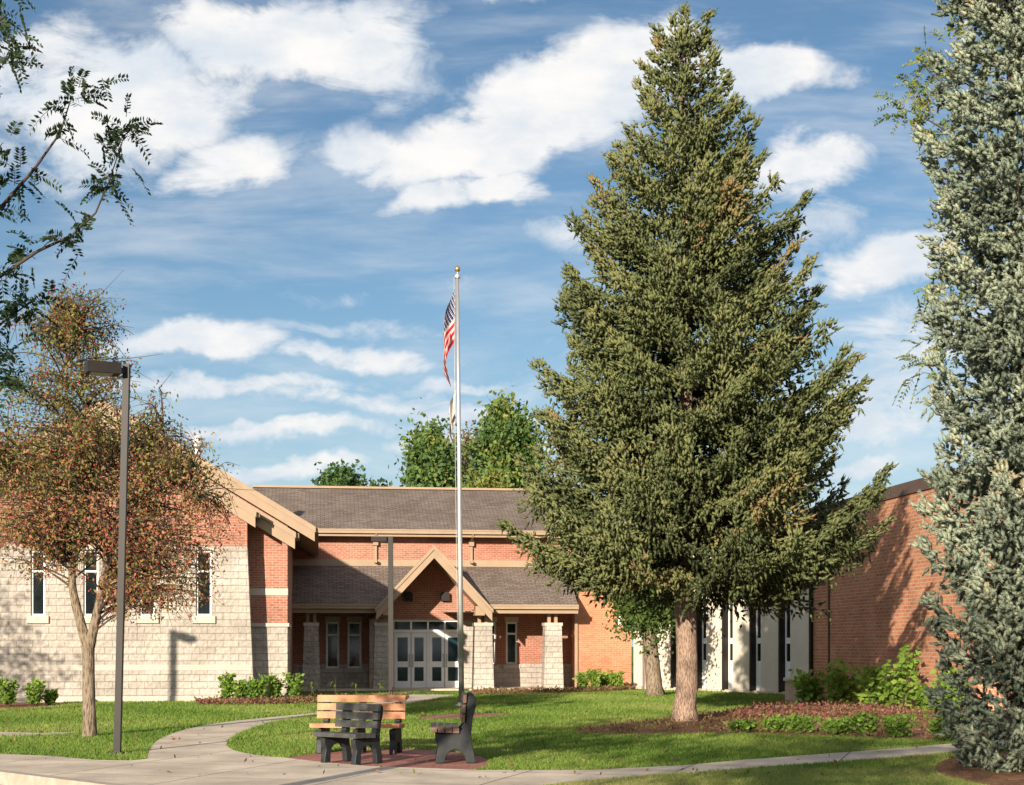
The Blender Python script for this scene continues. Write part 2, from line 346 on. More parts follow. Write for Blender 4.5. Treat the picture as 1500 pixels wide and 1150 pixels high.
def flag_mat():
    m, t, b = mat('stars_and_stripes_cloth', .8, .1); tx = N(t, 'ShaderNodeUVMap'); s = N(t, 'ShaderNodeSeparateXYZ'); link(t, tx.outputs[0], s.inputs[0])
    u, v = s.outputs[0], s.outputs[1]
    odd = mth(t, 'LESS_THAN', mth(t, 'MODULO', mth(t, 'MULTIPLY', v, 13.0), 2.0), 1.0)
    c = mixc(t, odd, (.58, .53, .48), (.50, .022, .04))
    inc = mth(t, 'MULTIPLY', mth(t, 'LESS_THAN', u, .4), mth(t, 'LESS_THAN', v, 7 / 13))
    row = mth(t, 'FLOOR', mth(t, 'MULTIPLY', v, 9 / (7 / 13))); sh = mth(t, 'MULTIPLY', mth(t, 'MODULO', row, 2.0), .5)
    fx = mth(t, 'SUBTRACT', mth(t, 'FRACT', mth(t, 'ADD', mth(t, 'MULTIPLY', u, 6 / .4), sh)), .5); fy = mth(t, 'SUBTRACT', mth(t, 'FRACT', mth(t, 'MULTIPLY', v, 9 / (7 / 13))), .5)
    star = mth(t, 'LESS_THAN', mth(t, 'ADD', mth(t, 'MULTIPLY', fx, fx), mth(t, 'MULTIPLY', fy, fy)), .075)
    c = mixc(t, inc, c, mixc(t, star, (.015, .022, .10), (.65, .65, .65))); link(t, c, b.inputs['Base Color'])
    tr = N(t, 'ShaderNodeBsdfTranslucent'); link(t, c, tr.inputs[0]); mx = N(t, 'ShaderNodeMixShader'); mx.inputs[0].default_value = .3
    link(t, b.outputs[0], mx.inputs[1]); link(t, tr.outputs[0], mx.inputs[2]); link(t, mx.outputs[0], t.nodes['Material Output'].inputs[0])
    return m
M['flag'] = flag_mat()
M['pale_cloth'] = plain('pale_cloth', (.50, .46, .42), .85, .2, 5)

# ------------------------------------------------------------------ setting: ground, road, paths, beds
def chaikin(p, n=2, closed=True):
    for _ in range(n):
        q = []
        for i in range(len(p) if closed else len(p) - 1):
            a, b = p[i], p[(i + 1) % len(p)]
            q += [(a[0] * .75 + b[0] * .25, a[1] * .75 + b[1] * .25), (a[0] * .25 + b[0] * .75, a[1] * .25 + b[1] * .75)]
        p = q if closed else [p[0]] + q + [p[-1]]
    return p
def sheet(name, pts, z, m, kind='structure', thick=0):
    bm = bmesh.new(); vs = [bm.verts.new((x, y, z)) for x, y in pts]; f = bm.faces.new(vs)
    if f.normal.z < 0: f.normal_flip()
    bm.normal_update()
    if f.normal.z < 0: bmesh.ops.reverse_faces(bm, faces=[f])
    if thick:
        r = bmesh.ops.extrude_face_region(bm, geom=[f]); 
        for v in [g for g in r['geom'] if isinstance(g, bmesh.types.BMVert)]: v.co.z -= thick
        bmesh.ops.recalc_face_normals(bm, faces=bm.faces)
    bmesh.ops.triangulate(bm, faces=bm.faces[:])
    me = bpy.data.meshes.new(name); bm.to_mesh(me); bm.free()
    uvl = me.uv_layers.new(name='UVMap')
    for l in me.loops: uvl.data[l.index].uv = me.vertices[l.vertex_index].co.xy
    me.materials.append(m); o = bpy.data.objects.new(name, me); C.objects.link(o); o['kind'] = kind
    return o
kerb_line = [(14, 2), (1, 13.0), (-3.4, 16.6)] + [G(130, 1149), G(0, 1133)] + [(-9.5, 21.6), (-14, 22.4), (-300, 24)]
sheet('ground', kerb_line + [(-300, 1500), (1500, 1500), (1500, 2)], 0, M['lawn'])
sheet('road', [(1500, -300), (1500, 2.5), (14, 2.5), (1, 13.5), (-3.4, 17), (-7, 20.8), (-14, 22.9), (-300, 24.5), (-300, -300)], -.14, M['asphalt'])
kb = MB()
for (a, b) in zip(kerb_line[:-1], kerb_line[1:]):
    d = Vector((b[0] - a[0], b[1] - a[1])).normalized(); nx, ny = d.y, -d.x
    if nx * (-8 - 0) + ny * (-5) > 0: nx, ny = -nx, -ny
    if ny < 0: nx, ny = -nx, -ny
    kb.hexa([(a[0] - .05 * nx, a[1] - .05 * ny, -.2), (b[0] - .05 * nx, b[1] - .05 * ny, -.2), (b[0] + .14 * nx, b[1] + .14 * ny, -.2), (a[0] + .14 * nx, a[1] + .14 * ny, -.2),
             (a[0] - .03 * nx, a[1] - .03 * ny, .028), (b[0] - .03 * nx, b[1] - .03 * ny, .028), (b[0] + .14 * nx, b[1] + .14 * ny, .028), (a[0] + .14 * nx, a[1] + .14 * ny, .028)])
tag(kb.build('kerb', M['kerb'], bevel=.012), kind='structure')
walk_px_top = [(-420, 1098), (-150, 1102), (0, 1106), (70, 1109), (140, 1115), (190, 1116), (230, 1112), (330, 1108), (410, 1111), (470, 1118), (540, 1124), (700, 1130), (860, 1130), (1000, 1123), (1100, 1114), (1300, 1099), (1415, 1089), (1600, 1076)]
walk_px_bot = [(1600, 1086), (1415, 1101), (1300, 1112), (1100, 1127), (1000, 1134), (890, 1143), (820, 1150), (750, 1162), (640, 1190), (560, 1230)]
WALK = [G(*p) for p in walk_px_top] + [G(*p) for p in walk_px_bot] + [(-1.0, 15.0), (-3.3, 16.8)] + [G(130, 1147.5), G(0, 1131.5)] + [(-9.5, 21.9)]
sheet('sidewalk', WALK, .020, M['concrete'], thick=.1)
pl = [(214, 1116), (219, 1098), (229, 1085), (262, 1071), (310, 1061), (370, 1053.5), (440, 1047.5), (500, 1040), (550, 1030), (572, 1022), (560, 1018)]
pr = [(672, 1018), (650, 1022), (610, 1030), (545, 1041), (455, 1049), (400, 1058), (352, 1073), (331, 1087), (333, 1096), (352, 1104), (420, 1113)]
PATH = chaikin([G(*p) for p in pl], 2, False) + chaikin([G(*p) for p in pr], 2, False)
sheet('path', PATH, .014, M['concrete'], thick=.1)
PAD = chaikin([G(*p) for p in [(405, 1113), (455, 1105), (520, 1099), (600, 1098), (680, 1103), (718, 1113), (715, 1124), (690, 1131), (540, 1127), (460, 1119)]], 2)
sheet('brick_paving', PAD, .009, M['paver'], thick=.05)
RING = chaikin([G(*p) for p in [(598, 1053), (640, 1047.5), (700, 1045), (758, 1045.5), (752, 1049), (690, 1053), (630, 1056)]], 2)
sheet('brick_ring', RING, .010, M['paver'], thick=.05)
SIDE = [G(*p) for p in [(-400, 1071), (0, 1073), (60, 1074.5), (112, 1072.5), (112, 1075), (60, 1078), (0, 1079), (-400, 1079)]]
sheet('side_strip', SIDE, .012, M['concrete'], thick=.05)  # thin concrete-coloured strip laid across the lawn at far left
BED_R = chaikin([G(*p) for p in [(825, 1070), (900, 1062), (990, 1052), (1080, 1040), (1140, 1027), (1200, 1021.5), (1300, 1028), (1400, 1038), (1500, 1042), (1500, 1075), (1415, 1088), (1330, 1084), (1200, 1079), (1080, 1076), (960, 1077), (870, 1077)]], 2)
sheet('mulch_bed', BED_R, .016, M['mulch'], thick=.05)
BED_B = chaikin([G(*p) for p in [(1370, 1118), (1420, 1106), (1520, 1098), (1680, 1110), (1700, 1160), (1540, 1180), (1430, 1150), (1370, 1136)]], 2)
sheet('mulch_bed', BED_B, .016, M['mulch'], thick=.05)
BED_L = [G(*p) for p in [(285, 1028), (460, 1026), (600, 1021), (596, 1026), (470, 1032), (360, 1034.5), (288, 1034)]]
sheet('mulch_bed', BED_L, .016, M['mulch'], thick=.05)
BED_LL = [G(*p) for p in [(-300, 1029), (95, 1028.5), (90, 1035), (30, 1040), (-300, 1043)]]
sheet('mulch_bed', BED_LL, .016, M['mulch'], thick=.05)
BED_P = [G(*p) for p in [(690, 1014.5), (850, 1012), (925, 1009), (930, 1012), (850, 1016), (690, 1019)]]
sheet('mulch_bed', BED_P, .016, M['mulch'], thick=.05)
def inside(P, poly):
    x, y = P[:, 0], P[:, 1]; r = np.zeros(len(P), bool); n = len(poly)
    for i in range(n):
        (x1, y1), (x2, y2) = poly[i], poly[(i + 1) % n]
        c = ((y1 > y) != (y2 > y)); xi = (x2 - x1) * (y - y1) / ((y2 - y1) if y2 != y1 else 1e-9) + x1; r ^= c & (x < xi)
    return r
# grass blades over the lawn in view: one object nobody could count
def grass():
    n = 560000; D = 17.5 + (56 - 17.5) * RNG.random(n) ** 1.7; a = (RNG.random(n) * 1700 - 850) / F
    P = np.stack([a * D, D, np.zeros(n)], 1); keep = np.ones(n, bool)
    for poly in (WALK, PATH, PAD, RING, SIDE, BED_R, BED_B, BED_L, BED_LL, BED_P): keep &= ~inside(P, poly)
    v = -FB.s * P[:, 0] + FB.c * P[:, 1]; u = FB.c * P[:, 0] + FB.s * P[:, 1]
    keep &= ~((v > 45.5) & (P[:, 0] < -6.4)) & (v < 54.3)
    kl = np.array(kerb_line); keep &= ~((P[:, 0] < -3) & (P[:, 1] < 21.5) & (P[:, 0] * 1.0 + P[:, 1] < 13.6)) & ~((P[:, 0] < 2.2) & (P[:, 1] < 17.5))
    P = P[keep]; n = len(P); sc_ = np.clip(P[:, 1] / 24, .8, 2.2)
    hgt = (.030 + .03 * RNG.random(n)) * np.clip(sc_, 1, 1.5); ang = RNG.random(n) * 6.283; wd = .006 * sc_ * (1 + RNG.random(n))
    dx = np.stack([np.cos(ang), np.sin(ang), 0 * ang], 1) * wd[:, None]; lean = RNG.normal(size=(n, 3)) * hgt[:, None] * .55; lean[:, 2] = hgt
    V = np.stack([P - dx, P + dx, P + lean], 1).reshape(-1, 3); T = np.arange(3 * n).reshape(-1, 3)
    patch = .5 + .27 * np.sin(P[:, 0] * .9 + 1.3 * np.sin(P[:, 1] * .5)) * np.cos(P[:, 1] * .37 + P[:, 0] * .21)
    dry = ((P[:, 1] < 20.5) & (P[:, 0] > .5)) * .28
    t = np.repeat(np.clip(patch + dry + RNG.normal(size=n) * .2, 0, 1), 3)
    tag(np_mesh('lawn_grass', V, T, M['grass'], None, t), 'short mown green lawn grass around the paths', 'grass', kind='stuff')
grass()

# ------------------------------------------------------------------ buildings
class Bld:
    def __init__(s, fr, name, label, u0, v0):
        s.fr = fr; s.o = (u0, v0, 0); s.e = empty(name, fr.world(u0, v0), label, 'building', None, fr.th)
    def part(s, name, mb, m, parent=None, **k): return mb.build(name, m, parent or s.e, s.o, **k)
def wall_holes(mb, u0, u1, z0, z1, v, holes=(), depth=.16):
    us = sorted({u0, u1, *[h[0] for h in holes], *[h[1] for h in holes]}); zs = sorted({z0, z1, *[h[2] for h in holes], *[h[3] for h in holes]})
    us = [x for x in us if u0 <= x <= u1]; zs = [x for x in zs if z0 <= x <= z1]
    for a, b in zip(us[:-1], us[1:]):
        for c, d in zip(zs[:-1], zs[1:]):
            mu, mz = (a + b) / 2, (c + d) / 2
            if any(h[0] < mu < h[1] and h[2] < mz < h[3] for h in holes): continue
            mb.poly([(a, v, c), (b, v, c), (b, v, d), (a, v, d)])
    for a, b, c, d in holes:
        mb.poly([(a, v, c), (a, v, d), (a, v + depth, d), (a, v + depth, c)]); mb.poly([(b, v, d), (b, v, c), (b, v + depth, c), (b, v + depth, d)])
        mb.poly([(a, v, d), (b, v, d), (b, v + depth, d), (a, v + depth, d)]); mb.poly([(b, v, c), (a, v, c), (a, v + depth, c), (b, v + depth, c)])
def window(B, u0, u1, z0, z1, v, fw=.06, trans=(), mull=(), glass='glass', dv=.07, fm='white', sill=None, lintel=None):
    f = MB(); a, b = v + dv, v + dv + .07
    f.box(u0, u0 + fw, a, b, z0, z1); f.box(u1 - fw, u1, a, b, z0, z1); f.box(u0 + fw, u1 - fw, a, b, z0, z0 + fw); f.box(u0 + fw, u1 - fw, a, b, z1 - fw, z1)
    for t in trans: f.box(u0 + fw, u1 - fw, a + .005, b - .005, t - fw / 2, t + fw / 2)
    o = B.part('window', f, M[fm], recalc=True)
    g = MB(); g.box(u0 + fw * .5, u1 - fw * .5, v + dv + .03, v + dv + .045, z0 + fw * .5, z1 - fw * .5); B.part('pane', g, M[glass], o)
    if sill:
        s = MB(); s.box(u0 - sill[0], u1 + sill[0], v - .07, v + .10, z0 - sill[1], z0 - .002); B.part('sill', s, M['stone_smooth'], o, bevel=.01)
    if lintel:
        s = MB(); s.box(u0 - lintel[0], u1 + lintel[0], v - .018, v + .12, z1 + .002, z1 + lintel[1]); B.part('lintel', s, M['stone_smooth'], o)
    return o

# --- left: brick and stone hall with stepped gables
vA = 45.65; vB = vA + .85; vC = vA + 2.1
u = FB.u; zf = FB.z
B1 = Bld(FB, 'gabled_hall', 'brick and cream stone hall with stepped tan gable boards, left of the entrance porch', u(200, vA), vA)
uP = u(140, vA); SL = 0.6
def rake(px, py, v): z0 = zf(px, py, v); return z0 + SL * (u(px, v) - uP)          # ridge height of a slope through that point
zPA, zPB, zPC = rake(374, 749, vA - .5), rake(432, 780, vB - .5), rake(461, 772, vC - .5)
uAe, uBe, uCe = u(374, vA - .5), u(432, vB - .5), u(461, vC - .5)
uAw, uBw = u(362, vA), u(421, vB)
zs_ = zf(300, 800, vA); uL = uP - (uBw - uP)
hol = [(u(a, vA), u(b, vA), zf(a, 902, vA), zf(a, 806, vA)) for a, b in ((45, 66), (122, 144), (204, 227), (287, 310))]
m_ = MB(); uS = u(345, vA); wall_holes(m_, uL, uS, 0, zs_, vA, hol)
ub = u(372, vA)
m_.poly([(uS, vA, 0), (ub, vA, 0), (uAw, vA, zs_), (uS, vA, zs_)]); m_.poly([(ub, vA, 0), (ub, vA + 1.1, 0), (uAw, vA + 1.1, zs_), (uAw, vA, zs_)])
m_.poly([(uL, vA, 0), (uL, vA, zs_), (uL, vC + 16, zs_), (uL, vC + 16, 0)])
B1.part('stone_wall', m_, M['stone'], recalc=False)
bd = MB(); z1, z2 = zf(200, 982, vA), zf(200, 974, vA); bd.box(uL, u(368.5, vA), vA - .012, vA + .05, z1, z2); B1.part('smooth_band', bd, M['stone_smooth'])
bd = MB(); bd.box(uL, u(373, vA), vA - .05, vA + .05, 0, zf(200, 1020, vA)); B1.part('plinth', bd, M['stone_smooth'])
def gz(zp, uu): return zp - SL * abs(uu - uP)
m_ = MB(); k = .25
m_.poly([(uL, vA + .02, zs_), (uAw, vA + .02, zs_), (uAw, vA + .02, gz(zPA, uAw) - k), (uP, vA + .02, zPA - k), (uL, vA + .02, max(zs_ + .01, gz(zPA, uL) - k))])
m_.poly([(uAw, vA + .02, zs_), (uAw, vB + .3, zs_), (uAw, vB + .3, gz(zPA, uAw) - k), (uAw, vA + .02, gz(zPA, uAw) - k)])
B1.part('brick_gable', m_, M['brick'], recalc=False)
# return pier set back behind the front wall
zc, zd = zf(400, 918, vB), zf(400, 914, vB)
m_ = MB(); m_.box(u(345, vB), uBw, vB, vC + 3, 0, zc); B1.part('stone_wall', m_, M['stone'])
m_ = MB(); m_.box(u(345, vB), uBw + .05, vB - .05, vC + 3.05, zc, zc + .11); B1.part('stone_cap', m_, M['stone_smooth'], bevel=.02)
m_ = MB(); uq = u(345, vB); m_.prism([(uq, zc + .11), (uBw, zc + .11), (uBw, gz(zPB, uBw) - k), (uq, gz(zPB, uq) - k)], vB + .03, vC + .4); B1.part('brick_pier', m_, M['brick'])
m_ = MB(); m_.box(u(345, vB), uBw + .012, vB + .01, vC + .41, zf(400, 872, vB), zf(400, 862, vB)); B1.part('stone_band', m_, M['stone_smooth'])
m_ = MB(); m_.prism([(uL + .3, 0), (uBw - .02, 0), (uBw - .02, gz(zPC, uBw) - k), (uP, zPC - k), (uL + .3, gz(zPC, uL) - k)], vC + .35, vC + 16); B1.part('rear_wall', m_, M['brick'])
def gable_roof(zp, ue, v0, v1, fasc, nm='roof'):
    ul = uP - (ue - uP); t = .10; r = MB()
    for s in (1, -1):
        e = ue if s == 1 else ul
        r.poly([(uP, v0, zp), (e, v0, gz(zp, e)), (e, v1, gz(zp, e)), (uP, v1, zp)])
        r.poly([(uP, v0, zp - t), (uP, v1, zp - t), (e, v1, gz(zp, e) - t), (e, v0, gz(zp, e) - t)])
        r.poly([(e, v0, gz(zp, e) - t), (e, v1, gz(zp, e) - t), (e, v1, gz(zp, e)), (e, v0, gz(zp, e))])
    ro = B1.part(nm, r, M['shingle'], recalc=True)
    for s in (1, -1):                                              # bargeboards: deep lower board and a proud crown board
        e = ue if s == 1 else ul; f = MB(); f2 = MB()
        f.prism([(uP, zp - .12), (e, gz(zp, e) - .12), (e, gz(zp, e) - fasc), (uP, zp - fasc)] if s == 1 else [(e, gz(zp, e) - .12), (uP, zp - .12), (uP, zp - fasc), (e, gz(zp, e) - fasc)], v0 - .01, v0 + .07)
        f2.prism([(uP, zp + .02), (e + s * .03, gz(zp, e + s * .03) + .02), (e + s * .03, gz(zp, e) - .17), (uP, zp - .17)] if s == 1 else [(e - .03, gz(zp, e) + .02), (uP, zp + .02), (uP, zp - .17), (e - .03, gz(zp, e) - .17)], v0 - .06, v0 + .04)
        B1.part('bargeboard', f, M['trim'], ro); B1.part('crown_board', f2, M['trim'], ro)
        g = MB(); g.box(e - .02 if s == 1 else e - .12, e + .12 if s == 1 else e + .02, v0 + .08, v1, gz(zp, e) - .16, gz(zp, e) - .02); B1.part('gutter', g, M['trim'], ro)
    sf = MB(); sf.poly([(uP, v0, zp - fasc * .6), (uP, v1, zp - fasc * .6), (ue, v1, gz(zp, ue) - fasc * .6), (ue, v0, gz(zp, ue) - fasc * .6)]); B1.part('soffit', sf, M['soffit'], ro)
    return ro
gable_roof(zPA, uAe, vA - .5, vB - .48, .48); gable_roof(zPB, uBe, vB - .5, vC - .4, .50); rC = gable_roof(zPC, uCe, vC - .5, vC + 16.2, .45)
for a, b, c, d in hol: window(B1, a, b, c, d, vA, .055, (c + (d - c) * .68,), sill=(.11, .22), lintel=(.08, .10))
vt = at(289, 664, 52.5); vu = vt[0] * FB.c + vt[1] * FB.s; vv = -vt[0] * FB.s + vt[1] * FB.c; zt = vt[2]
m_ = MB(); m_.lathe([(.14, zt - 1.2), (.14, zt + .22), (.22, zt + .22), (.24, zt + .34), (.17, zt + .36), (.17, zt + .46), (.21, zt + .48), (.15, zt + .6), (0, zt + .62)], vu, vv, 16); B1.part('roof_vent', m_, M['vent'], rC, smooth=False)

# --- middle: entrance building with clerestory, lean-to porch and entrance gable
vW = 58.8; vG = 55.7; vE = 56.1; vCol = 56.6; vD = 57.9
B2 = Bld(FB, 'entrance_building', 'red brick entrance building with brown shingle roofs and a gabled stone-pillared porch', u(640, vCol), vCol)
uL2, uR2 = u(405, vW), u(850, vW)
zEave = zf(600, 777, vW - .7); zRidge = zf(560, 716, 62.6); vR = 62.6
m_ = MB(); zwn = zf(600, 973, vW)
ph = [(u(a, vW), u(b, vW), zf(a, c, vW), zf(a, d, vW)) for a, b, c, d in ((477.5, 497, 979, 911), (509, 529.5, 979, 911), (712, 727, 974, 911), (741, 758, 973, 911))]
wall_holes(m_, uL2, uR2, zwn, zEave + .05, vW, [(a, b, zwn, d) if c < zwn else (a, b, c, d) for a, b, c, d in ph]); B2.part('brick_wall', m_, M['brick'], recalc=False)
m_ = MB(); wall_holes(m_, uL2, uR2, 0, zwn, vW - .03, [(a, b, c, zwn) for a, b, c, d in ph if c < zwn], .2); m_.poly([(uL2, vW - .03, zwn), (uR2, vW - .03, zwn), (uR2, vW, zwn), (uL2, vW, zwn)]); B2.part('stone_wainscot', m_, M['stone'], recalc=False)
for a, b, c, d in ph: window(B2, a, b, c, d, vW, .075, (c + (d - c) * .72,), sill=(.10, .16), lintel=(.04, .20))
zb0, zb1 = zf(600, 829, vW), zf(600, 820, vW)
m_ = MB(); m_.box(uL2, uR2, vW - .06, vW + .02, zb0 - .1, zb1); B2.part('trim_band', m_, M['trim'])
# main roof
uRl, uRr = u(366, 60), u(865, 60)
m_ = MB(); v0 = vW - .7
vb2 = 2 * vR - v0
m_.poly([(uRl, v0, zEave), (uRr, v0, zEave), (uRr, vR, zRidge), (uRl, vR, zRidge)]); m_.poly([(uRl, vR, zRidge), (uRr, vR, zRidge), (uRr, vb2, zEave), (uRl, vb2, zEave)])
m_.poly([(uRl, v0, zEave - .03), (uRl, vb2, zEave - .03), (uRr, vb2, zEave - .03), (uRr, v0, zEave - .03)])
ro = B2.part('roof', m_, M['shingle'], recalc=False)
m_ = MB(); m_.bar((uRl, vR, zRidge + .03), (uRr, vR, zRidge + .03), .3, .09); B2.part('ridge_cap', m_, M['trim'], ro)
m_ = MB(); m_.box(u(452, v0), uRr, v0 - .12, v0, zEave - .13, zEave + .01); m_.box(u(452, v0), uRr, v0 - .14, v0 - .12, zEave - .02, zEave + .03); B2.part('gutter', m_, M['trim'], ro)
m_ = MB(); m_.box(uRl, uRr, v0 + .01, v0 + .06, zEave - .24, zEave - .04); B2.part('fascia', m_, M['trim'], ro)
m_ = MB(); m_.box(uRr - .4, uRr - .2, v0 + .7, vb2 - .7, 0, zEave - .04); m_.prism([(0, 0)] * 3, 0, 0) if 0 else None
B2.part('end_wall', m_, M['brick'])
m_ = MB(); m_.poly([(uRr - .2, v0 + .3, zEave), (uRr - .2, vb2 - .3, zEave), (uRr - .2, vR, zRidge - .15)]); B2.part('gable_end', m_, M['brick'])
for px in (550, 690):
    uu = u(px, vW); m_ = MB(); m_.box(uu - .05, uu + .05, vW - .13, vW - .03, zb1 - .05, zEave - .30); m_.box(uu - .10, uu + .10, vW - .2, vW - .03, zEave - .55, zEave - .32)
    m_.bar((uu, vW - .12, zEave - .35), (uu, v0 - .05, zEave - .14), .09, .09, (1, 0, 0)); m_.box(uu - .05, uu + .05, vW - .36, vW - .03, zb1 - .14, zb1 - .04); B2.part('downspout', m_, M['trim'])
# lean-to porch roof, each side of the gable
zG = zf(636, 800, vG); uGp = u(636, vG); uGl, uGr = u(553, vG), u(719, vG)
zLo = zf(500, 886, vE); zHi = zb0 + .02
SG = (zG - zf(553, 889, vG)) / (uGp - uGl)
def gzG(uu): return zG - SG * abs(uu - uGp)
off_hi = (zG - zHi) / SG; off_lo = (zG - zLo) / SG
uPl, uPr = u(424, vE), u(847, vE)
zS = zLo - .22
for nm, P4 in (('l', [(uPl, vE, zLo), (uGp - off_lo, vE, zLo), (uGp - off_hi, vW, zHi), (uPl, vW, zHi)]), ('r', [(uGp + off_lo, vE, zLo), (uPr, vE, zLo), (uPr, vW, zHi), (uGp + off_hi, vW, zHi)])):
    m_ = MB(); m_.poly(P4); rr = B2.part('porch_roof', m_, M['shingle'], recalc=False)
    a, b = P4[0][0], P4[1][0]
    m_ = MB(); m_.box(a, b, vE - .13, vE + .0, zLo - .14, zLo + .01); m_.box(a, b, vE - .15, vE - .13, zLo - .03, zLo + .03); B2.part('gutter', m_, M['trim'], rr)
    m_ = MB(); m_.box(a, b, vE + .01, vE + .07, zLo - .30, zLo - .03); B2.part('fascia', m_, M['trim'], rr)
    m_ = MB(); a2, b2 = (a, uGp - off_hi) if nm == 'l' else (uGp + off_hi, b); m_.box(min(a, a2), max(b, b2) if nm == 'r' else b, vE + .08, vW - .04, zS - .03, zS); B2.part('porch_ceiling', m_, M['soffit'], rr)
# entrance gable
m_ = MB(); e0, e1 = uGl - .05, uGr + .05; th = .16
for e, s in ((e0, -1), (e1, 1)):
    m_.poly([(uGp, vG, zG), (e, vG, gzG(e)), (e, vE + .3, gzG(e)), (uGp + s * off_hi, vW, zHi), (uGp, vW, zG)])
    m_.poly([(uGp, vG, zG - th * 1.5), (e, vG, gzG(e) - th * 1.5), (e, vW - .1, gzG(e) - th * 1.5), (uGp, vW - .1, zG - th * 1.5)])
gr = B2.part('gable_roof', m_, M['shingle'], recalc=False)
for e, s in ((e0, -1), (e1, 1)):
    f = MB(); f.prism([(uGp, zG + .04), (e + s * .04, gzG(e + s * .04) + .04), (e + s * .04, gzG(e) - .13), (uGp, zG - .13)], vG - .06, vG + .02); B2.part('crown_board', f, M['trim'], gr)
    f = MB(); f.prism([(uGp, zG - .10), (e, gzG(e) - .10), (e, gzG(e) - .44), (uGp, zG - .44)], vG - .02, vG + .05); B2.part('bargeboard', f, M['trim'], gr)
    f = MB(); q = uGp + s * .9 * (uGr - uGl) / 2; f.box(min(q, q - s * .35), max(q, q - s * .35), vG + .06, vCol + .2, gzG(q) - .52, gzG(q) - .3); B2.part('bracket_beam', f, M['trim'], gr)
f = MB(); f.poly([(uGp, vG + .05, zG - .3), (e0, vG + .05, gzG(e0) - .3), (e0, vD, gzG(e0) - .3), (uGp, vD, zG - .3)]); f.poly([(uGp, vG + .05, zG - .3), (uGp, vD, zG - .3), (e1, vD, gzG(e1) - .3), (e1, vG + .05, gzG(e1) - .3)]); B2.part('gable_soffit', f, M['soffit'], gr, recalc=False)
# entrance bay wall and doors
ubl, ubr = u(541, vD), u(702, vD); d0, d1 = u(575, vD), u(679, vD); zDt = zf(620, 908, vD)
m_ = MB(); wall_holes(m_, ubl, ubr, 0, zDt + .02, vD, [(d0, d1, 0, zDt)], .2)
m_.poly([(ubl, vD, 0), (ubl, vD, zDt + .02), (ubl, vW, zDt + .02), (ubl, vW, 0)]); m_.poly([(ubr, vD, 0), (ubr, vW, 0), (ubr, vW, zDt + .02), (ubr, vD, zDt + .02)]); B2.part('stone_wall', m_, M['stone'], recalc=False)
m_ = MB(); m_.poly([(ubl, vD + .01, zDt + .02), (ubr, vD + .01, zDt + .02), (ubr, vD + .01, gzG(ubr) - .2), (uGp, vD + .01, zG - .2), (ubl, vD + .01, gzG(ubl) - .2)])
for q in (ubl, ubr): m_.poly([(q, vD + .01, zDt + .02), (q, vW, zDt + .02), (q, vW, gzG(q) - .2), (q, vD + .01, gzG(q) - .2)])
B2.part('brick_gable', m_, M['brick'], recalc=False)
zTr = zf(620, 925, vD); dv = vD + .10; fw = .07
m_ = MB(); m_.box(d0, d0 + fw, dv, dv + .1, 0.03, zDt); m_.box(d1 - fw, d1, dv, dv + .1, 0.03, zDt); m_.box(d0 + fw, d1 - fw, dv, dv + .1, zDt - fw, zDt); m_.box(d0 + fw, d1 - fw, dv, dv + .1, zTr - .05, zTr + .07)
lw = (d1 - d0 - 2 * fw) / 4
for i in (1, 2, 3): x = d0 + fw + lw * i; m_.box(x - .035, x + .035, dv + .004, dv + .096, zTr + .07, zDt - fw)
x = d0 + fw + lw * 2; m_.box(x - .045, x + .045, dv, dv + .1, .03, zTr - .05)
df = B2.part('door_frame', m_, M['white'])
m_ = MB(); m_.box(d0 + .03, d1 - .03, dv + .04, dv + .055, zTr + .03, zDt - .03); B2.part('transom_pane', m_, M['glass'], df)
for i in range(4):
    a = d0 + fw + lw * i + .012 + (.04 if i == 2 else 0); b = d0 + fw + lw * (i + 1) - .012 - (.04 if i == 1 else 0); zt_ = zTr - .06; zm = .03 + (zt_ - .03) * .43; sw = .115
    m_ = MB(); y0, y1 = dv + .02, dv + .075
    m_.box(a, a + sw, y0, y1, .04, zt_); m_.box(b - sw, b, y0, y1, .04, zt_); m_.box(a + sw, b - sw, y0, y1, .04, .31); m_.box(a + sw, b - sw, y0, y1, zt_ - .17, zt_); m_.box(a + sw, b - sw, y0, y1, zm - .10, zm + .12)
    dr = B2.part('door', m_, M['white'])
    g = MB(); g.box(a + sw - .02, b - sw + .02, y0 + .02, y0 + .032, .3, zm - .08); g.box(a + sw - .02, b - sw + .02, y0 + .02, y0 + .032, zm + .1, zt_ - .15); B2.part('pane', g, M['door_glass'], dr)
    h = MB(); hx = b - .05 if i % 2 == 0 else a + .05; h.tube([(hx, y0 - .05, zm - .1), (hx, y0 - .07, zm), (hx, y0 - .07, zm + .3), (hx, y0 - .05, zm + .4)], .016, 8); h.box(hx - .02, hx + .02, y0 - .06, y0 + .002, zm - .1, zm - .06); h.box(hx - .02, hx + .02, y0 - .06, y0 + .002, zm + .36, zm + .4); B2.part('handle', h, M['steel'], dr)
m_ = MB(); m_.box(d0, d1, vD + .6, vD + .65, 0, zDt); B2.part('inner_wall', m_, M['dark_metal'])
for px in (598, 652):                                              # boxy wall lamps in the gable
    uu = u(px, vD); zz = zf(px, 874, vD); m_ = MB(); m_.prism([(uu - .16, zz - .17), (uu + .16, zz - .17), (uu + .16, zz + .12), (uu + .1, zz + .18), (uu - .1, zz + .18), (uu - .16, zz + .12)], vD - .2, vD + .008); B2.part('wall_lamp', m_, M['dark_metal'], bevel=.015)
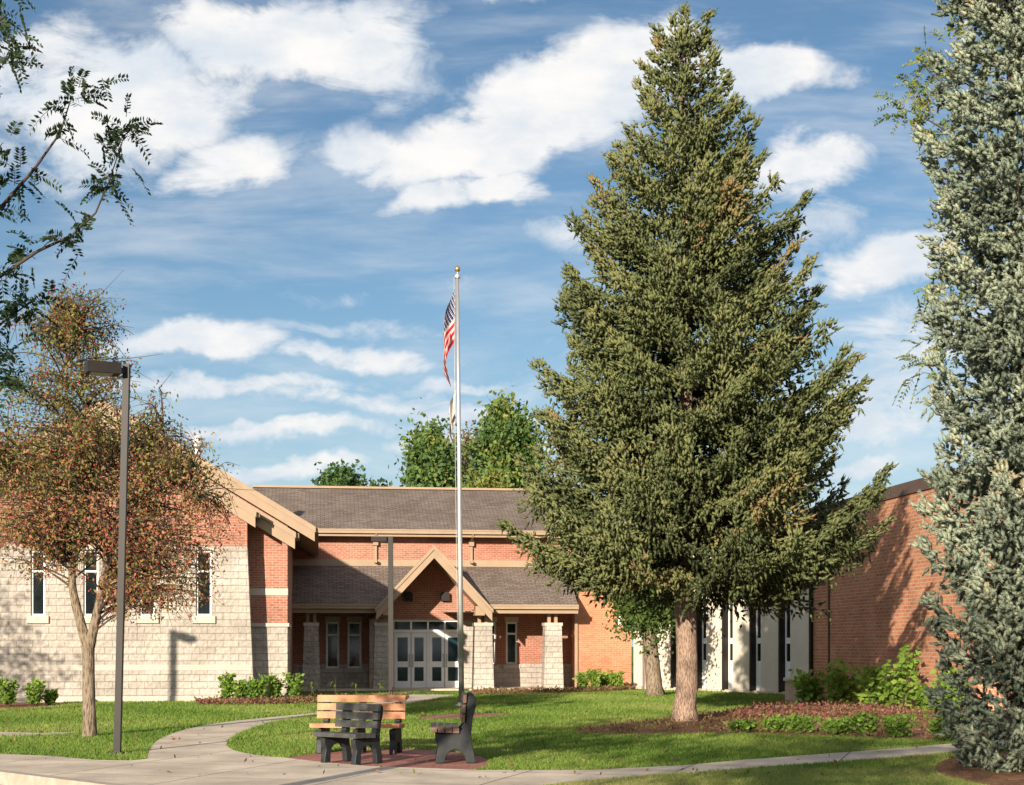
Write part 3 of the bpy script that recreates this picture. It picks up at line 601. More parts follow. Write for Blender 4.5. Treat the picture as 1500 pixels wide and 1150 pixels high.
# stone pillars with twin posts
for px, wt, wb in ((456, 20, 27), (560, 22, 28), (707, 25, 30), (809, 24, 29)):
    uu = u(px, vCol); sc_ = FB.D(px, vCol) / F; a, b = wt * sc_ / 2, wb * sc_ / 2; zt_ = zf(px, 917, vCol)
    m_ = MB(); m_.hexa([(uu - b, vCol - b, 0), (uu + b, vCol - b, 0), (uu + b, vCol + b, 0), (uu - b, vCol + b, 0), (uu - a, vCol - a, zt_), (uu + a, vCol - a, zt_), (uu + a, vCol + a, zt_), (uu - a, vCol + a, zt_)])
    p = B2.part('pillar', m_, M['stone']); a += .035
    m_ = MB(); m_.box(uu - a, uu + a, vCol - a, vCol + a, zt_, zt_ + .12); B2.part('pillar_cap', m_, M['stone_smooth'], p, bevel=.02)
    big = px in (560, 707); top = (gzG(uu) - .5 if big else zS - .03)
    for sx in (-.13, .13):
        m_ = MB(); m_.box(uu + sx - .06, uu + sx + .06, vCol - .07, vCol + .07, zt_ + .12, max(top, zt_ + .5)); B2.part('post', m_, M['trim'], p)
    m_ = MB()
    if big: m_.box(uu - .32, uu + .32, vCol - .06, vCol + .06, zS + .02, zS + .2); B2.part('cross_beam', m_, M['trim'], p)
# porch slab
m_ = MB(); m_.box(uPl, u(700, vCol), vE - .1, vW - .05, -.05, .06); B2.part('porch_slab', m_, M['concrete'])
m_ = MB(); m_.box(u(700, vCol), uPr, vCol - .5, vW - .05, -.05, .06); B2.part('porch_slab', m_, M['concrete'])
# brick block right of the porch
vK = 57.4; k0, k1 = u(846, vK), u(925, vK); zK = 5.0
m_ = MB(); m_.box(k0, k1, vK, vK + 6, 0, zK); B2.part('brick_block', m_, M['brick_block'])
m_ = MB(); m_.box(k0 - .05, k1 + .05, vK - .05, vK + 6, zK, zK + .25); B2.part('coping', m_, M['coping'])
m_ = MB(); m_.box(k0 - .12, k0 - .01, vK - .1, vK + .0, .05, zS + .2); B2.part('downspout', m_, M['trim'])
m_ = MB(); uu = u(909, vK); zz = zf(909, 908, vK); m_.box(uu - .07, uu + .07, vK - .09, vK + .01, zz - .2, zz + .2); m_.box(uu - .09, uu + .09, vK - .05, vK + .012, zz - .23, zz + .23); B2.part('wall_light', m_, M['white'], bevel=.01)

# --- right of that: pale panel wing with slit windows, running towards the viewer
pA, pB = Vector(at(928, 945, 58.6)), Vector(at(1203, 945, 49.3)); dd = pB - pA
FP = Frame(math.atan2(dd.y, dd.x)); uA0 = pA.x * FP.c + pA.y * FP.s; vP = -pA.x * FP.s + pA.y * FP.c; Lw = Vector((dd.x, dd.y)).length
B3 = Bld(FP, 'panel_wing', 'pale cream panel wing with dark slit windows behind the tall spruce', uA0 + Lw / 2, vP)
nP = 7; pw = Lw / nP; zT = 5.6
for i in range(nP):
    a = uA0 + pw * i; b = a + pw * .70
    m_ = MB(); m_.box(a, b, vP, vP + .3, .12, zT); B3.part('wall_panel', m_, M['panel'], bevel=.01)
    m_ = MB(); m_.box(b + .001, b + .085, vP - .13, vP + .25, .1, zT); B3.part('fin', m_, M['dark_metal'])
    c0, c1 = b + .09, a + pw - .005; f = MB(); y0, y1 = vP + .10, vP + .18
    f.box(c0, c0 + .05, y0, y1, .12, zT); f.box(c1 - .05, c1, y0, y1, .12, zT); f.box(c0 + .05, c1 - .05, y0, y1, .12, 1.15); f.box(c0 + .05, c1 - .05, y0, y1, 1.75, 1.95); f.box(c0 + .05, c1 - .05, y0, y1, zT - .1, zT)
    o = B3.part('window', f, M['white']); g = MB(); g.box(c0 + .03, c1 - .03, y0 + .03, y0 + .045, 1.12, zT - .05); B3.part('pane', g, M['glass'], o)
m_ = MB(); m_.box(uA0, uA0 + Lw, vP - .06, vP + .35, -.05, .12); B3.part('plinth', m_, M['concrete'])
m_ = MB(); m_.box(uA0 - .1, uA0 + Lw, vP - .18, vP + .4, zT, zT + .35); B3.part('coping', m_, M['coping'])
m_ = MB(); m_.box(uA0, uA0 + Lw, vP + .32, vP + 3, 0, zT - .05); B3.part('core_wall', m_, M['panel'])

# --- far right: flat-roofed orange brick building, its side wall running towards the viewer
ux = u(1380, 0) if 0 else None
wx, wy = 11.28, 39.4; uW = wx * FB.c + wy * FB.s; vNear, vFar = -wx * FB.s + 37.2 * FB.c, 52.5
B4 = Bld(FB, 'flat_roofed_building', 'orange brick flat-roofed building with brown coping behind the blue spruce', uW + 4, vNear)
zc_ = 5.88
m_ = MB(); m_.box(uW, uW + 16, vNear, vFar, 0, zc_); B4.part('brick_wall', m_, M['brick_old'])
m_ = MB(); m_.box(uW - .05, uW + 16.05, vNear - .05, vFar + .05, zc_, zc_ + .34); B4.part('coping', m_, M['coping'], bevel=.01)
m_ = MB(); m_.box(uW - .06, uW + .0, 46.3, 46.36, .05, 4.6); B4.part('control_joint', m_, M['coping'])
m_ = MB(); m_.box(uW - .03, uW + .02, 43.3, 44.3, .45, .75); [m_.box(uW - .045, uW - .031, 43.35, 44.25, .48 + .06 * i, .51 + .06 * i) for i in range(4)]; B4.part('wall_vent', m_, M['dark_metal'])
# low grey utility box by the panel wing
gx, gy = G(1168, 1030); e = empty('utility_box', (gx, gy, 0), 'low grey concrete utility box beside the leafy shrubs at the wall corner', 'utility box', None, -.2)
m_ = MB(); m_.box(-.35, .35, -.3, .3, 0, .66); m_.build('cabinet', M['kerb'], e, bevel=.02); m_ = MB(); m_.box(-.40, .40, -.35, .35, .66, .74); m_.build('lid', M['stone_smooth'], e, bevel=.015)

# ------------------------------------------------------------------ street lamps, flagpole
def lamp(loc, h, hd, w_, tilt, label, hl=.45):
    e = empty('street_lamp', loc, label, 'street lamp', 'square dark lamp posts with box heads')
    m_ = MB(); m_.hexa([(-w_ / 2, -w_ / 2, .02), (w_ / 2, -w_ / 2, .02), (w_ / 2, w_ / 2, .02), (-w_ / 2, w_ / 2, .02)] + [(x + tilt, y, h) for x, y in ((-w_ / 2, -w_ / 2), (w_ / 2, -w_ / 2), (w_ / 2, w_ / 2), (-w_ / 2, w_ / 2))]); m_.build('pole', M['dark_metal'], e, bevel=.008)
    m_ = MB(); m_.box(-w_ * .9, w_ * .9, -w_ * .9, w_ * .9, 0, .04); m_.build('base_plate', M['dark_metal'], e, bevel=.005)
    d = Vector((math.cos(hd), math.sin(hd), 0)); s = Vector((-d.y, d.x, 0)); o = Vector((tilt, 0, h - .10))
    def hx(a, b, hw, z0, z1): return [o + d * p + s * q + Vector((0, 0, z)) for z in (z0, z1) for p, q in ((a, -hw), (b, -hw), (b, hw), (a, hw))]
    m_ = MB(); m_.hexa(hx(w_ / 2 + .06, w_ / 2 + .12 + hl, .17, -.08, .09)); hd_ = m_.build('lamp_head', M['dark_metal'], e, bevel=.012)
    m_ = MB(); m_.hexa(hx(w_ / 2 + .18, w_ / 2 + .06 + hl, .14, -.087, -.079)); m_.build('lens', M['stone_smooth'], hd_)
    m_ = MB(); m_.hexa(hx(-w_ / 2, w_ / 2 + .13, .035, -.05, .04)); m_.build('arm', M['dark_metal'], e)
    return e
x, y = G(172, 1105); lamp((x, y, 0), 6.07, R(205), .10, .145, 'tall dark square lamp post with box head beside the red-berried tree')
x, y = G(573, 1019.5); lamp((x, y, 0), 5.33, R(187), .16, -.02, 'dark lamp post behind the tan bench, in front of the porch')
lt_ = (6.25 - 2.0) / math.tan(R(SUN_EL)); lamp((-9.98 - SDIR.x * lt_, 45 - SDIR.y * lt_, 0), 6.3, R(-60), .16, 0, 'dark lamp post left of the photograph that throws its shadow on the stone wall')
x, y = G(676, 1036); zt_ = H + (HY - 402) / F * y
e = empty('flagpole', (x, y, 0), 'tall silver flagpole with gold ball behind the benches', 'flagpole')
lean = (670 - 676) / F * y
m_ = MB(); m_.tube([(0, 0, 0), (lean * .33, 0, zt_ * .33), (lean * .66, 0, zt_ * .66), (lean, 0, zt_)], [.078, .070, .058, .042], 16); m_.build('pole', M['steel'], e, smooth=True)
m_ = MB(); m_.lathe([(.16, 0), (.17, .05), (.10, .12), (.085, .14)], 0, 0, 20); m_.build('base_collar', M['steel'], e, smooth=True)
m_ = MB(); m_.lathe([(.045, zt_ - .12), (.085, zt_ - .1), (.085, zt_ - .02), (.05, zt_), (.02, zt_ + .02), (.02, zt_ + .08)], lean, 0, 14); m_.build('truck', M['steel'], e)
m_ = MB(); m_.lathe([(0, zt_ + .06)] + [(.078 * math.sin(t), zt_ + .145 - .085 * math.cos(t)) for t in [k * math.pi / 10 for k in range(1, 10)]] + [(0, zt_ + .232)], lean, 0, 16); m_.build('ball', M['gold'], e, smooth=True)
m_ = MB(); m_.tube([(lean - .09, -.06, zt_ - .1), (lean * .75 - .10, -.09, zt_ * .75), (lean * .5 - .10, -.10, zt_ * .5), (-.09, -.08, 1.2)], .006, 5); m_.build('halyard', M['pale_cloth'], e)
def cloth(name, label, ztop, hoist, fly, out, m, group=None, ns=48, ntt=26):
    px_ = x + lean * (ztop / zt_); mb = MB(); V = {}
    for i in range(ns + 1):
        for j in range(ntt + 1):
            s, t = i / ns, j / ntt
            z = ztop - t * hoist - (fly * .96) * s ** 1.05 + .10 * hoist * t * s
            o_ = -.07 - out * (math.sin(min(1, s * 1.25) * math.pi * .55)) * (.55 + .45 * math.sin(2.2 * t + .3)) * (1 - .55 * s * s) + .05 * math.sin(9 * s + 5 * t) * s
            yv = -.02 + .11 * math.sin(11 * s + 2.0 * t) * min(1, s * 3) + .04 * math.sin(23 * s - 3 * t) * s
            V[i, j] = (px_ + o_, y + yv - .05, z, s, t)
    idx = {k_: n_ for n_, k_ in enumerate(V)}; mb.v = [v_[:3] for v_ in V.values()]
    for i in range(ns):
        for j in range(ntt):
            q = [(i, j), (i + 1, j), (i + 1, j + 1), (i, j + 1)]; mb.f.append(tuple(idx[a] for a in q)); mb.uv[len(mb.f) - 1] = [V[a][3:] for a in q]
    o = mb.build(name, m, None, (px_, y, ztop), smooth=True, recalc=False); o.location = (px_, y, ztop); return tag(o, label, 'flag', group)
cloth('flag', 'limp red, white and blue starred flag hanging near the top of the silver pole', H + (HY - 424) / F * y, 1.45, 1.45, .43, M['flag'])
cloth('flag', 'pale grey limp flag hanging below the starred flag on the silver pole', H + (HY - 572) / F * y, .9, .75, .24, M['pale_cloth'])

# ------------------------------------------------------------------ benches
PROF = [(0, 0), (.012, .12), (.055, .32), (.06, .46), (.035, .68), (-.005, .83), (-.012, .93), (.005, .985), (.04, 1.01), (.085, 1.005), (.118, .965), (.128, .86), (.128, .70), (.15, .55), (.22, .465), (.30, .44), (.58, .43),
        (.572, .35), (.535, .24), (.56, .12), (.572, 0), (.44, 0), (.42, .095), (.365, .175), (.285, .205), (.21, .175), (.155, .095), (.13, 0)]
PROF_TALL = PROF[:21] + [(.45, 0), (.445, .17), (.425, .25), (.37, .31), (.285, .33), (.21, .31), (.155, .25), (.135, .17), (.125, 0)]
def bench(name_loc, ang, length, frames, slat, label, hs=1.0, prof=PROF):
    e = empty('bench', (name_loc[0], name_loc[1], .012), label, 'bench', 'benches on the red brick paving', ang)   # front = local -y, length = local x
    for fx in frames:
        bm = bmesh.new(); vs = [bm.verts.new((fx - .045, .3 - p, z * hs)) for p, z in prof]; f = bm.faces.new(vs)
        r = bmesh.ops.extrude_face_region(bm, geom=[f]); bmesh.ops.translate(bm, vec=(.09, 0, 0), verts=[g for g in r['geom'] if isinstance(g, bmesh.types.BMVert)])
        bmesh.ops.recalc_face_normals(bm, faces=bm.faces); me = bpy.data.meshes.new('end_frame'); bm.to_mesh(me); bm.free(); me.materials.append(M['frame_black'])
        o = bpy.data.objects.new('end_frame', me); C.objects.link(o); o.parent = e; b = o.modifiers.new('bevel', 'BEVEL'); b.width = .012; b.segments = 2; b.limit_method = 'ANGLE'
    hl = length / 2
    for k in range(4):
        m_ = MB(); p = .235 + k * .105; m_.box(-hl, hl, .3 - p - .09, .3 - p, (.447 + .004 * k) * hs, (.52 + .004 * k) * hs); m_.build('seat_slat', M[slat], e, bevel=.01)
    for k in range(3):
        z0 = .60 + k * .145; p = .13 + (.02 - .012 * k); m_ = MB(); m_.hexa([(sx, .3 - pp, zz * hs) for zz, dp in ((z0, .008), (z0 + .12, 0)) for sx, pp in ((-hl, p + dp + .045), (hl, p + dp + .045), (hl, p + dp), (-hl, p + dp))]); m_.build('back_slat', M[slat], e, bevel=.01)
    return e
x, y = G(525, 1105); bench((x, y + .15), R(-8), 1.42, (-.58, 0, .58), 'slat_tan', 'tan slatted bench facing the viewer behind the grey bench', .89)
x, y = G(513, 1120); bench((x, y + .1), R(-38), .84, (-.30, .30), 'slat_grey', 'short grey slatted bench in front of the tan bench', .84, PROF_TALL)
x, y = G(664, 1120); bench((x - .02, y + .72), R(-87), 1.42, (-.62, 0, .62), 'slat_brown', 'brown slatted bench with black ends seen end-on by the flagpole', .97)

# ------------------------------------------------------------------ trees
def interp(tab, y):
    ys = [t[0] for t in tab]; return np.interp(y, ys, [t[1] for t in tab]), np.interp(y, ys, [t[2] for t in tab])
def spruce(px0, py0, tab, z_low, z_top, m, label, tw_len, tw_w, needles, whorl, nbr, step, trunk_r, bark_m, dens=1.0, seed=3, base_D=None, rsc=1.0, up=.5, rvar=.30, wk=(1.15, .33), brn=.05, sag=.24):
    rng = np.random.default_rng(seed)
    x0, y0 = G(px0, py0); e = empty('spruce_tree', (x0, y0, 0), label, 'tree'); pxm = F / y0
    tr = MB(); n = 22; pts = [(0.05 * math.sin(i * .9), .04 * math.cos(i * 1.3), (z_top - .3) * i / n) for i in range(n + 1)]
    pts = [(0, 0, -.02), (0, 0, .12), (0, 0, .35)] + [p for p in pts if p[2] > .6]
    rr = [trunk_r * 1.45, trunk_r * 1.22, trunk_r * 1.06] + [trunk_r * (1 - p[2] / z_top) ** .8 + .015 for p in pts[3:]]
    tr.tube(pts, rr, 18, wob=.05); tr.build('trunk', bark_m, e, smooth=True)
    TP, TD, TL, TT_, BR = [], [], [], [], MB()
    z = z_low; wi = 0
    while z < z_top - .15:
        f = (z - z_low) / (z_top - z_low)
        nb = nbr if f < .75 else max(4, int(nbr * .75)); a0 = rng.random() * 6.28
        for b in range(nb):
            az = a0 + 6.2832 * (b + rng.uniform(-.3, .3)) / nb; zt = z + rng.uniform(-.15, .15)
            py = HY - (zt - H) * pxm; l, r = interp(tab, py); l, r = l / pxm, r / pxm
            ca_, sa_ = math.cos(az), math.sin(az); side = r if ca_ > 0 else l; mid = (l + r) / 2
            rad = (abs(ca_) * side + (1 - abs(ca_)) * mid * .92) * (1.06 - rvar * rng.random() ** 1.6) * rsc
            rad = max(rad, .15)
            dz = rad * (up * (.25 + f) - .12 + rng.uniform(-.12, .12))    # how far the tip stands above where the branch leaves the trunk
            d = np.array([ca_, sa_, 0.]); sd = np.array([-sa_, ca_, 0.])
            ns = max(4, int(rad / .16)); path = []
            for q in range(ns + 1):
                s = q / ns; path.append(np.array([0, 0, zt - dz]) + d * rad * s + np.array([0, 0, dz * s ** 2.0 - sag * rad * math.sin(s * math.pi) * (1 - f * .8)]) + sd * .08 * rad * math.sin(s * 3 + b))
            BR.tube([tuple(p) for p in path], [max(.008, (.05 if rad > 2 else .03) * (1 - q / ns)) for q in range(ns + 1)], 5, cap=False)
            clump = rng.normal() * .15; brown = rng.random() < brn; ph = rng.random() * 6.28
            wmax = min(wk[0], .16 + wk[1] * rad)
            s = .13 if rad > 1.2 else .05
            while s < 1.0:
                i = min(ns - 1, int(s * ns)); p = path[i] + (path[i + 1] - path[i]) * (s * ns - i); t = norm(path[i + 1] - path[i])
                hw = wmax * min(1, .35 + s * 1.3) * min(1, (1.08 - s) * 2.1)
                for sg in (-1, 1):
                    ll = hw * rng.uniform(.65, 1.2) * (1 + .25 * math.sin(s * 9 + ph + sg)); ld = norm(t * (.6 + .6 * s) + sd * sg * (1.1 - .5 * s) + np.array([0, 0, rng.uniform(-.22, .15)])); nt_ = max(2, int(ll / step * dens)); lc = rng.normal() * .07
                    for k in range(nt_):
                        g = (k + rng.random()) / nt_; c = p + ld * ll * g + np.array([0, 0, -.25 * ll * g * g + .03]) + rng.normal(size=3) * .035
                        if rng.random() < .36 * (1 - .6 * f): td = np.array([0, 0, -1.]) + ld * .35 + rng.normal(size=3) * .28; tb = -.10; c = c + np.array([0, 0, -.05])
                        else: td = ld * rng.uniform(.5, 1.0) + t * .45 + d * .25 + rng.normal(size=3) * .34 + np.array([0, 0, .10 + .35 * f]); tb = .05
                        TP.append(c); TD.append(td); TL.append(tw_len * rng.uniform(.65, 1.25) * (1 - .3 * f)); TT_.append(.50 + .30 * (s - .6) + clump + lc + tb + (.28 if brown and s < .7 else 0) + rng.normal() * .07)  # tint falls towards the trunk: the crown's inner darkness put into colour
                s += .150 / max(rad, .3) * rng.uniform(.8, 1.2)
            for k in range(9):                                          # shoots at the tip of the branch
                TP.append(path[-1] - t * .12 * rng.random() + rng.normal(size=3) * .05); TD.append(t + rng.normal(size=3) * .35 + np.array([0, 0, .25])); TL.append(tw_len * 1.1); TT_.append(.62 + clump + rng.normal() * .07)
        z += whorl * rng.uniform(.8, 1.2) * (1 - .35 * f); wi += 1
    for k in range(90):                                                 # leader
        q = rng.random(); TP.append(np.array([rng.normal() * .10 * (1.3 - q), rng.normal() * .10 * (1.3 - q), z_top - .9 + .85 * q])); TD.append(np.array([rng.normal() * .7, rng.normal() * .7, .8])); TL.append(tw_len * .9); TT_.append(.5 + rng.normal() * .1)
    BR.build('branch', M['bark_dark'], e, recalc=False)
    TV, TTr, tt = twig_template(needles); TP, TD = np.array(TP), np.array(TD); TL = np.array(TL)
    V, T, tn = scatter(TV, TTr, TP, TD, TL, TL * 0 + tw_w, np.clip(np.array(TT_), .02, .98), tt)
    np_mesh('crown', V, T, m, e, tn); print(label[:30], 'twigs', len(TP), 'tris', len(T)); return e
big_tab = [(5, 6, 10), (30, 42, 36), (80, 55, 42), (110, 72, 60), (130, 60, 84), (165, 68, 70), (185, 80, 122), (215, 95, 95), (235, 112, 108), (275, 148, 130), (300, 142, 172), (345, 162, 138), (400, 178, 180), (435, 166, 212), (470, 182, 190), (505, 196, 240), (540, 205, 284),
           (570, 214, 262), (620, 218, 235), (660, 222, 225), (700, 250, 288), (740, 256, 298), (780, 252, 292), (820, 246, 250), (860, 175, 150), (880, 90, 60)]
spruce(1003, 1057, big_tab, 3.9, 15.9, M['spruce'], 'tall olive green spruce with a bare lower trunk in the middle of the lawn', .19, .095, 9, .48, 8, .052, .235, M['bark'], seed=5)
blue_tab = [(-400, 60, 60), (-200, 120, 120), (0, 145, 150), (60, 150, 150), (150, 165, 165), (260, 190, 190), (300, 170, 170), (400, 150, 160), (470, 175, 170), (600, 160, 160), (680, 160, 160), (740, 170, 165), (850, 178, 170), (960, 165, 170), (1040, 150, 160), (1100, 128, 150), (1130, 100, 110)]
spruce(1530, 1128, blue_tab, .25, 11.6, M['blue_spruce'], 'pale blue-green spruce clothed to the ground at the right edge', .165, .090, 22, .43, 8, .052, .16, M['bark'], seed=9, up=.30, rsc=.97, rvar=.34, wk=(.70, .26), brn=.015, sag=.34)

def limb_tree(name, base, limbs, targets, label, bark_m, leaf_m, leaf_len, leaf_w, per, seed, droop=.3, berries=0, twig_r=.012, group=None, spread=.10, brown=None, sub=3, tint0=.5):
    """limbs: polylines [(x,y,z,r)...] relative to base; targets: crown points each reached by a branch"""
    rng = np.random.default_rng(seed); e = empty(name, base, label, 'tree', group); tr = MB(); LP = []
    for L in limbs:
        P = [Vector(p[:3]) for p in L]; rad = [p[3] for p in L]; Q = []; RQ = []
        for i in range(len(P) - 1):
            for q in range(5):
                s = q / 5; p0, p1, p2, p3 = P[max(i - 1, 0)], P[i], P[i + 1], P[min(i + 2, len(P) - 1)]
                c = .5 * ((2 * p1) + (p2 - p0) * s + (2 * p0 - 5 * p1 + 4 * p2 - p3) * s * s + (3 * p1 - p0 - 3 * p2 + p3) * s ** 3); Q.append(c); RQ.append(rad[i] + (rad[i + 1] - rad[i]) * s)
        Q.append(P[-1]); RQ.append(rad[-1]); tr.tube([tuple(q) for q in Q], RQ, 12, wob=.06); LP += [np.array(q) for q in Q]
    tr.build('trunk', bark_m, e, smooth=True); LPa = np.array(LP); BR = MB(); TP, TD, TL, TT_ = [], [], [], []; BP = []
    for t in targets:
        t = np.array(t); dist = np.linalg.norm(LPa - t, axis=1) + 1.6 * np.maximum(0, LPa[:, 2] - t[2] + .1); i = int(np.argmin(dist + rng.random(len(dist)) * .5)); a = LPa[i]
        mid = (a + t) / 2 + np.array([0, 0, droop * np.linalg.norm(t - a) * .6]) + rng.normal(size=3) * .08 * np.linalg.norm(t - a); n = 9; path = [(1 - s) ** 2 * a + 2 * s * (1 - s) * mid + s * s * t for s in [q / n for q in range(n + 1)]]
        BR.tube([tuple(p) for p in path], [twig_r * (1.6 - 1.3 * q / n) for q in range(n + 1)], 5, cap=False); cl = rng.normal() * .14 + tint0
        if brown is not None: cl += brown(t)
        for k in range(per):
            s = rng.uniform(.35, 1.05); s_ = min(s, 1); p = (1 - s_) ** 2 * a + 2 * s_ * (1 - s_) * mid + s_ * s_ * t
            c = p + rng.normal(size=3) * spread * np.array([1, 1, .9]) + np.array([0, 0, -droop * abs(rng.normal()) * .22])
            TP.append(c); TD.append(rng.normal(size=3) * .8 + np.array([0, 0, -.5])); TL.append(leaf_len * rng.uniform(.6, 1.3)); TT_.append(cl + rng.normal() * .16)
        for k in range(sub):                                            # bare side twigs
            s = rng.uniform(.4, 1); p = (1 - s) ** 2 * a + 2 * s * (1 - s) * mid + s * s * t; q = p + rng.normal(size=3) * spread * 2 + np.array([0, 0, -droop * .5]); BR.tube([tuple(p), tuple((p + q) / 2 + rng.normal(size=3) * .02), tuple(q)], [twig_r * .5, twig_r * .35, twig_r * .2], 4, cap=False)
        for k in range(berries):
            if rng.random() < .6: p = TP[-1 - rng.integers(per)]; BP.append(p + rng.normal(size=3) * .05)
    BR.build('branch', M['bark_dark'], e, recalc=False); TL = np.array(TL)
    V, T, tn = scatter(*LEAF, np.array(TP), np.array(TD), TL, TL * leaf_w, np.clip(np.array(TT_), .01, .99)); np_mesh('crown', V, T, leaf_m, e, tn)
    if BP:
        BP = np.array(BP); V, T, tn = scatter(*BERRY, BP, RNG.normal(size=BP.shape), np.full(len(BP), .042), np.full(len(BP), .042), RNG.random(len(BP))); np_mesh('fruit', V, T, M['berry'], e, tn)
    print(name, 'leaves', len(TP)); return e
# red-berried tree
x0, y0 = G(131, 1080); k_ = y0 / F
def rel(px, py, dy=0): return ((px - 131) * k_, dy, (1080 - py) * k_)
limbs = [[(*rel(131, 1083), .15), (*rel(131, 1060), .125), (*rel(130, 1000), .115), (*rel(129, 945), .12)],
         [(*rel(129, 948), .10), (*rel(115, 905, .05), .085), (*rel(103, 850, .1), .07), (*rel(108, 790, .15), .065), (*rel(105, 720, .1), .05), (*rel(98, 620, .0), .035), (*rel(100, 500, -.1), .015)],
         [(*rel(131, 948), .10), (*rel(145, 890, -.05), .08), (*rel(160, 830, -.2), .07), (*rel(168, 770, -.1), .06), (*rel(195, 690, .1), .045), (*rel(235, 620, .2), .02)],
         [(*rel(160, 832, -.15), .05), (*rel(155, 760, -.4), .045), (*rel(140, 680, -.5), .035), (*rel(130, 560, -.4), .015)],
         [(*rel(105, 740, .1), .04), (*rel(60, 700, .2), .03), (*rel(10, 690, .3), .015)], [(*rel(172, 765, -.1), .04), (*rel(230, 720, -.4), .03), (*rel(300, 730, -.5), .012)],
         [(*rel(108, 760, .15), .04), (*rel(130, 690, .7), .03), (*rel(170, 640, 1.3), .012)]]
tabc = [(405, 20, 25), (440, 60, 60), (500, 115, 95), (560, 145, 130), (620, 160, 178), (680, 168, 208), (740, 172, 218), (790, 165, 218), (830, 140, 205)]
tg = []; rng = np.random.default_rng(21)
while len(tg) < 620:
    py = rng.uniform(425, 850) if rng.random() < .5 else rng.uniform(620, 820); l, r = interp(tabc, py); cx = 125 - 20 * max(0, (700 - py) / 290); rr = math.sqrt(rng.random()); aa = rng.random() * 6.283
    q = math.cos(aa) * rr; px = cx + q * (r if q > 0 else l); dy = math.sin(aa) * rr * (l + r) / 2 * k_
    if py > 800 and (px < 215 or px > 320) and rng.random() < .9: continue
    if px > 185 and py < 600 and rng.random() < .72: continue
    if 780 > py > 700 and 60 < px < 190 and rng.random() < .35: continue
    tg.append(rel(px, py, dy))
for k in range(60): tg.append(rel(rng.uniform(185, 325), rng.uniform(800, 885), rng.uniform(-1.6, .6)))
for k in range(45): tg.append(rel(rng.uniform(10, 235), rng.uniform(540, 665), rng.uniform(-1.5, 1.3)))
for k in range(24): tg.append(rel(rng.uniform(-40, 90), rng.uniform(760, 820), rng.uniform(-1.2, 1)))
for px, py in ((240, 860), (265, 880), (280, 850), (295, 840), (255, 840), (300, 870), (245, 830), (275, 825), (310, 820), (230, 840), (290, 890), (262, 858)): tg.append(rel(px, py, rng.uniform(-.8, .3)))
limb_tree('berry_tree', (x0, y0, 0), limbs, tg, 'red-berried small tree with a forked trunk in front of the stone hall', M['bark_grey'], M['crab'], (.08), .46, 46, 4, .36, berries=9, spread=.13, tint0=.42,
          brown=lambda t: .30 if t[2] < 4.4 else (.08 if t[2] < 5.6 else -.12))

def blob_tree(name, base, crown_c, radii, trunk_r, n_cl, per, leaf, label, leaf_m, seed, group=None, cl_r=.6, flat=1.0, tint0=.45, lw=.6, cat='tree'):
    rng = np.random.default_rng(seed); cc = np.array(crown_c); rad = np.array(radii); e = empty(name, base, label, cat, group)
    tg_ = []
    while len(tg_) < n_cl:
        q = rng.normal(size=3); q = q / np.linalg.norm(q) * rng.random() ** .4
        tg_.append(cc + q * rad * rng.uniform(.85, 1.1))
    top = cc[2] + rad[2] * .6; tr = MB(); tr.tube([(0, 0, 0), (cc[0] * .1, cc[1] * .1, .3), (cc[0] * .5, cc[1] * .5, cc[2] * .55), (cc[0], cc[1], cc[2]), (cc[0], cc[1], top)], [trunk_r * 1.3, trunk_r, trunk_r * .8, trunk_r * .5, trunk_r * .1], 10, wob=.05); tr.build('trunk', M['bark_grey'], e, smooth=True)
    BR = MB(); P, D, L, T_ = [], [], [], []
    for t in tg_:
        a = np.array([cc[0], cc[1], min(t[2] - .15 * rad[2], top)]); a[2] = max(a[2], cc[2] - rad[2]); m_ = (a + t) / 2 + np.array([0, 0, .1 * rad[2]]); BR.tube([tuple(a), tuple(m_), tuple(t)], [trunk_r * .22, trunk_r * .14, trunk_r * .05], 4, cap=False)
        c0 = rng.normal() * .13 + tint0; s = cl_r * rng.uniform(.6, 1.25); pts = rng.normal(size=(per, 3)) * s * .5 * np.array([1, 1, flat]) + t
        P.append(pts); D.append(rng.normal(size=(per, 3)) + np.array([0, 0, -.4])); L.append(leaf * rng.uniform(.6, 1.3, per)); T_.append(c0 + rng.normal(size=per) * .14)
    BR.build('branch', M['bark_dark'], e, recalc=False); P, D, L, T_ = np.concatenate(P), np.concatenate(D), np.concatenate(L), np.concatenate(T_)
    V, T, tn = scatter(*LEAF, P, D, L, L * lw, np.clip(T_, .01, .99)); np_mesh('crown', V, T, leaf_m, e, tn); return e
# trees beyond the roof
def far_tree(px, top, halfw, D, label, leaf_m, seed, n_cl=70, per=90, leaf=.34, dep=None, tint0=.45, cl_r=1.0, bottom=760):
    x_, y_, zt = at(px, top, D); zb = H + (HY - bottom) / F * D; rz = (zt - zb) / 2; rx = halfw / F * D
    return blob_tree('leafy_tree', (x_, y_, 0), (0, 0, zt - rz), (rx, rx, rz), .3, n_cl, per, leaf, label, leaf_m, seed, 'trees beyond the shingle roof', cl_r, tint0=tint0)
far_tree(633, 628, 33, 92, 'dark green rounded tree rising beyond the roof just left of the flagpole', M['far'], 31, 80, 110, .34, tint0=.5)
far_tree(745, 585, 46, 96, 'tallest green tree beyond the roof, between flagpole and tall spruce', M['far'], 32, 110, 95, .36, tint0=.66)
far_tree(685, 630, 20, 104, 'thin brownish tree beyond the roof between two green ones', M['far_brown'], 33, 40, 36, .30, cl_r=.8)
far_tree(712, 692, 24, 88, 'low yellowish bushy tree peeping over the roof ridge', M['far'], 34, 45, 80, .3, tint0=.85, cl_r=.8)
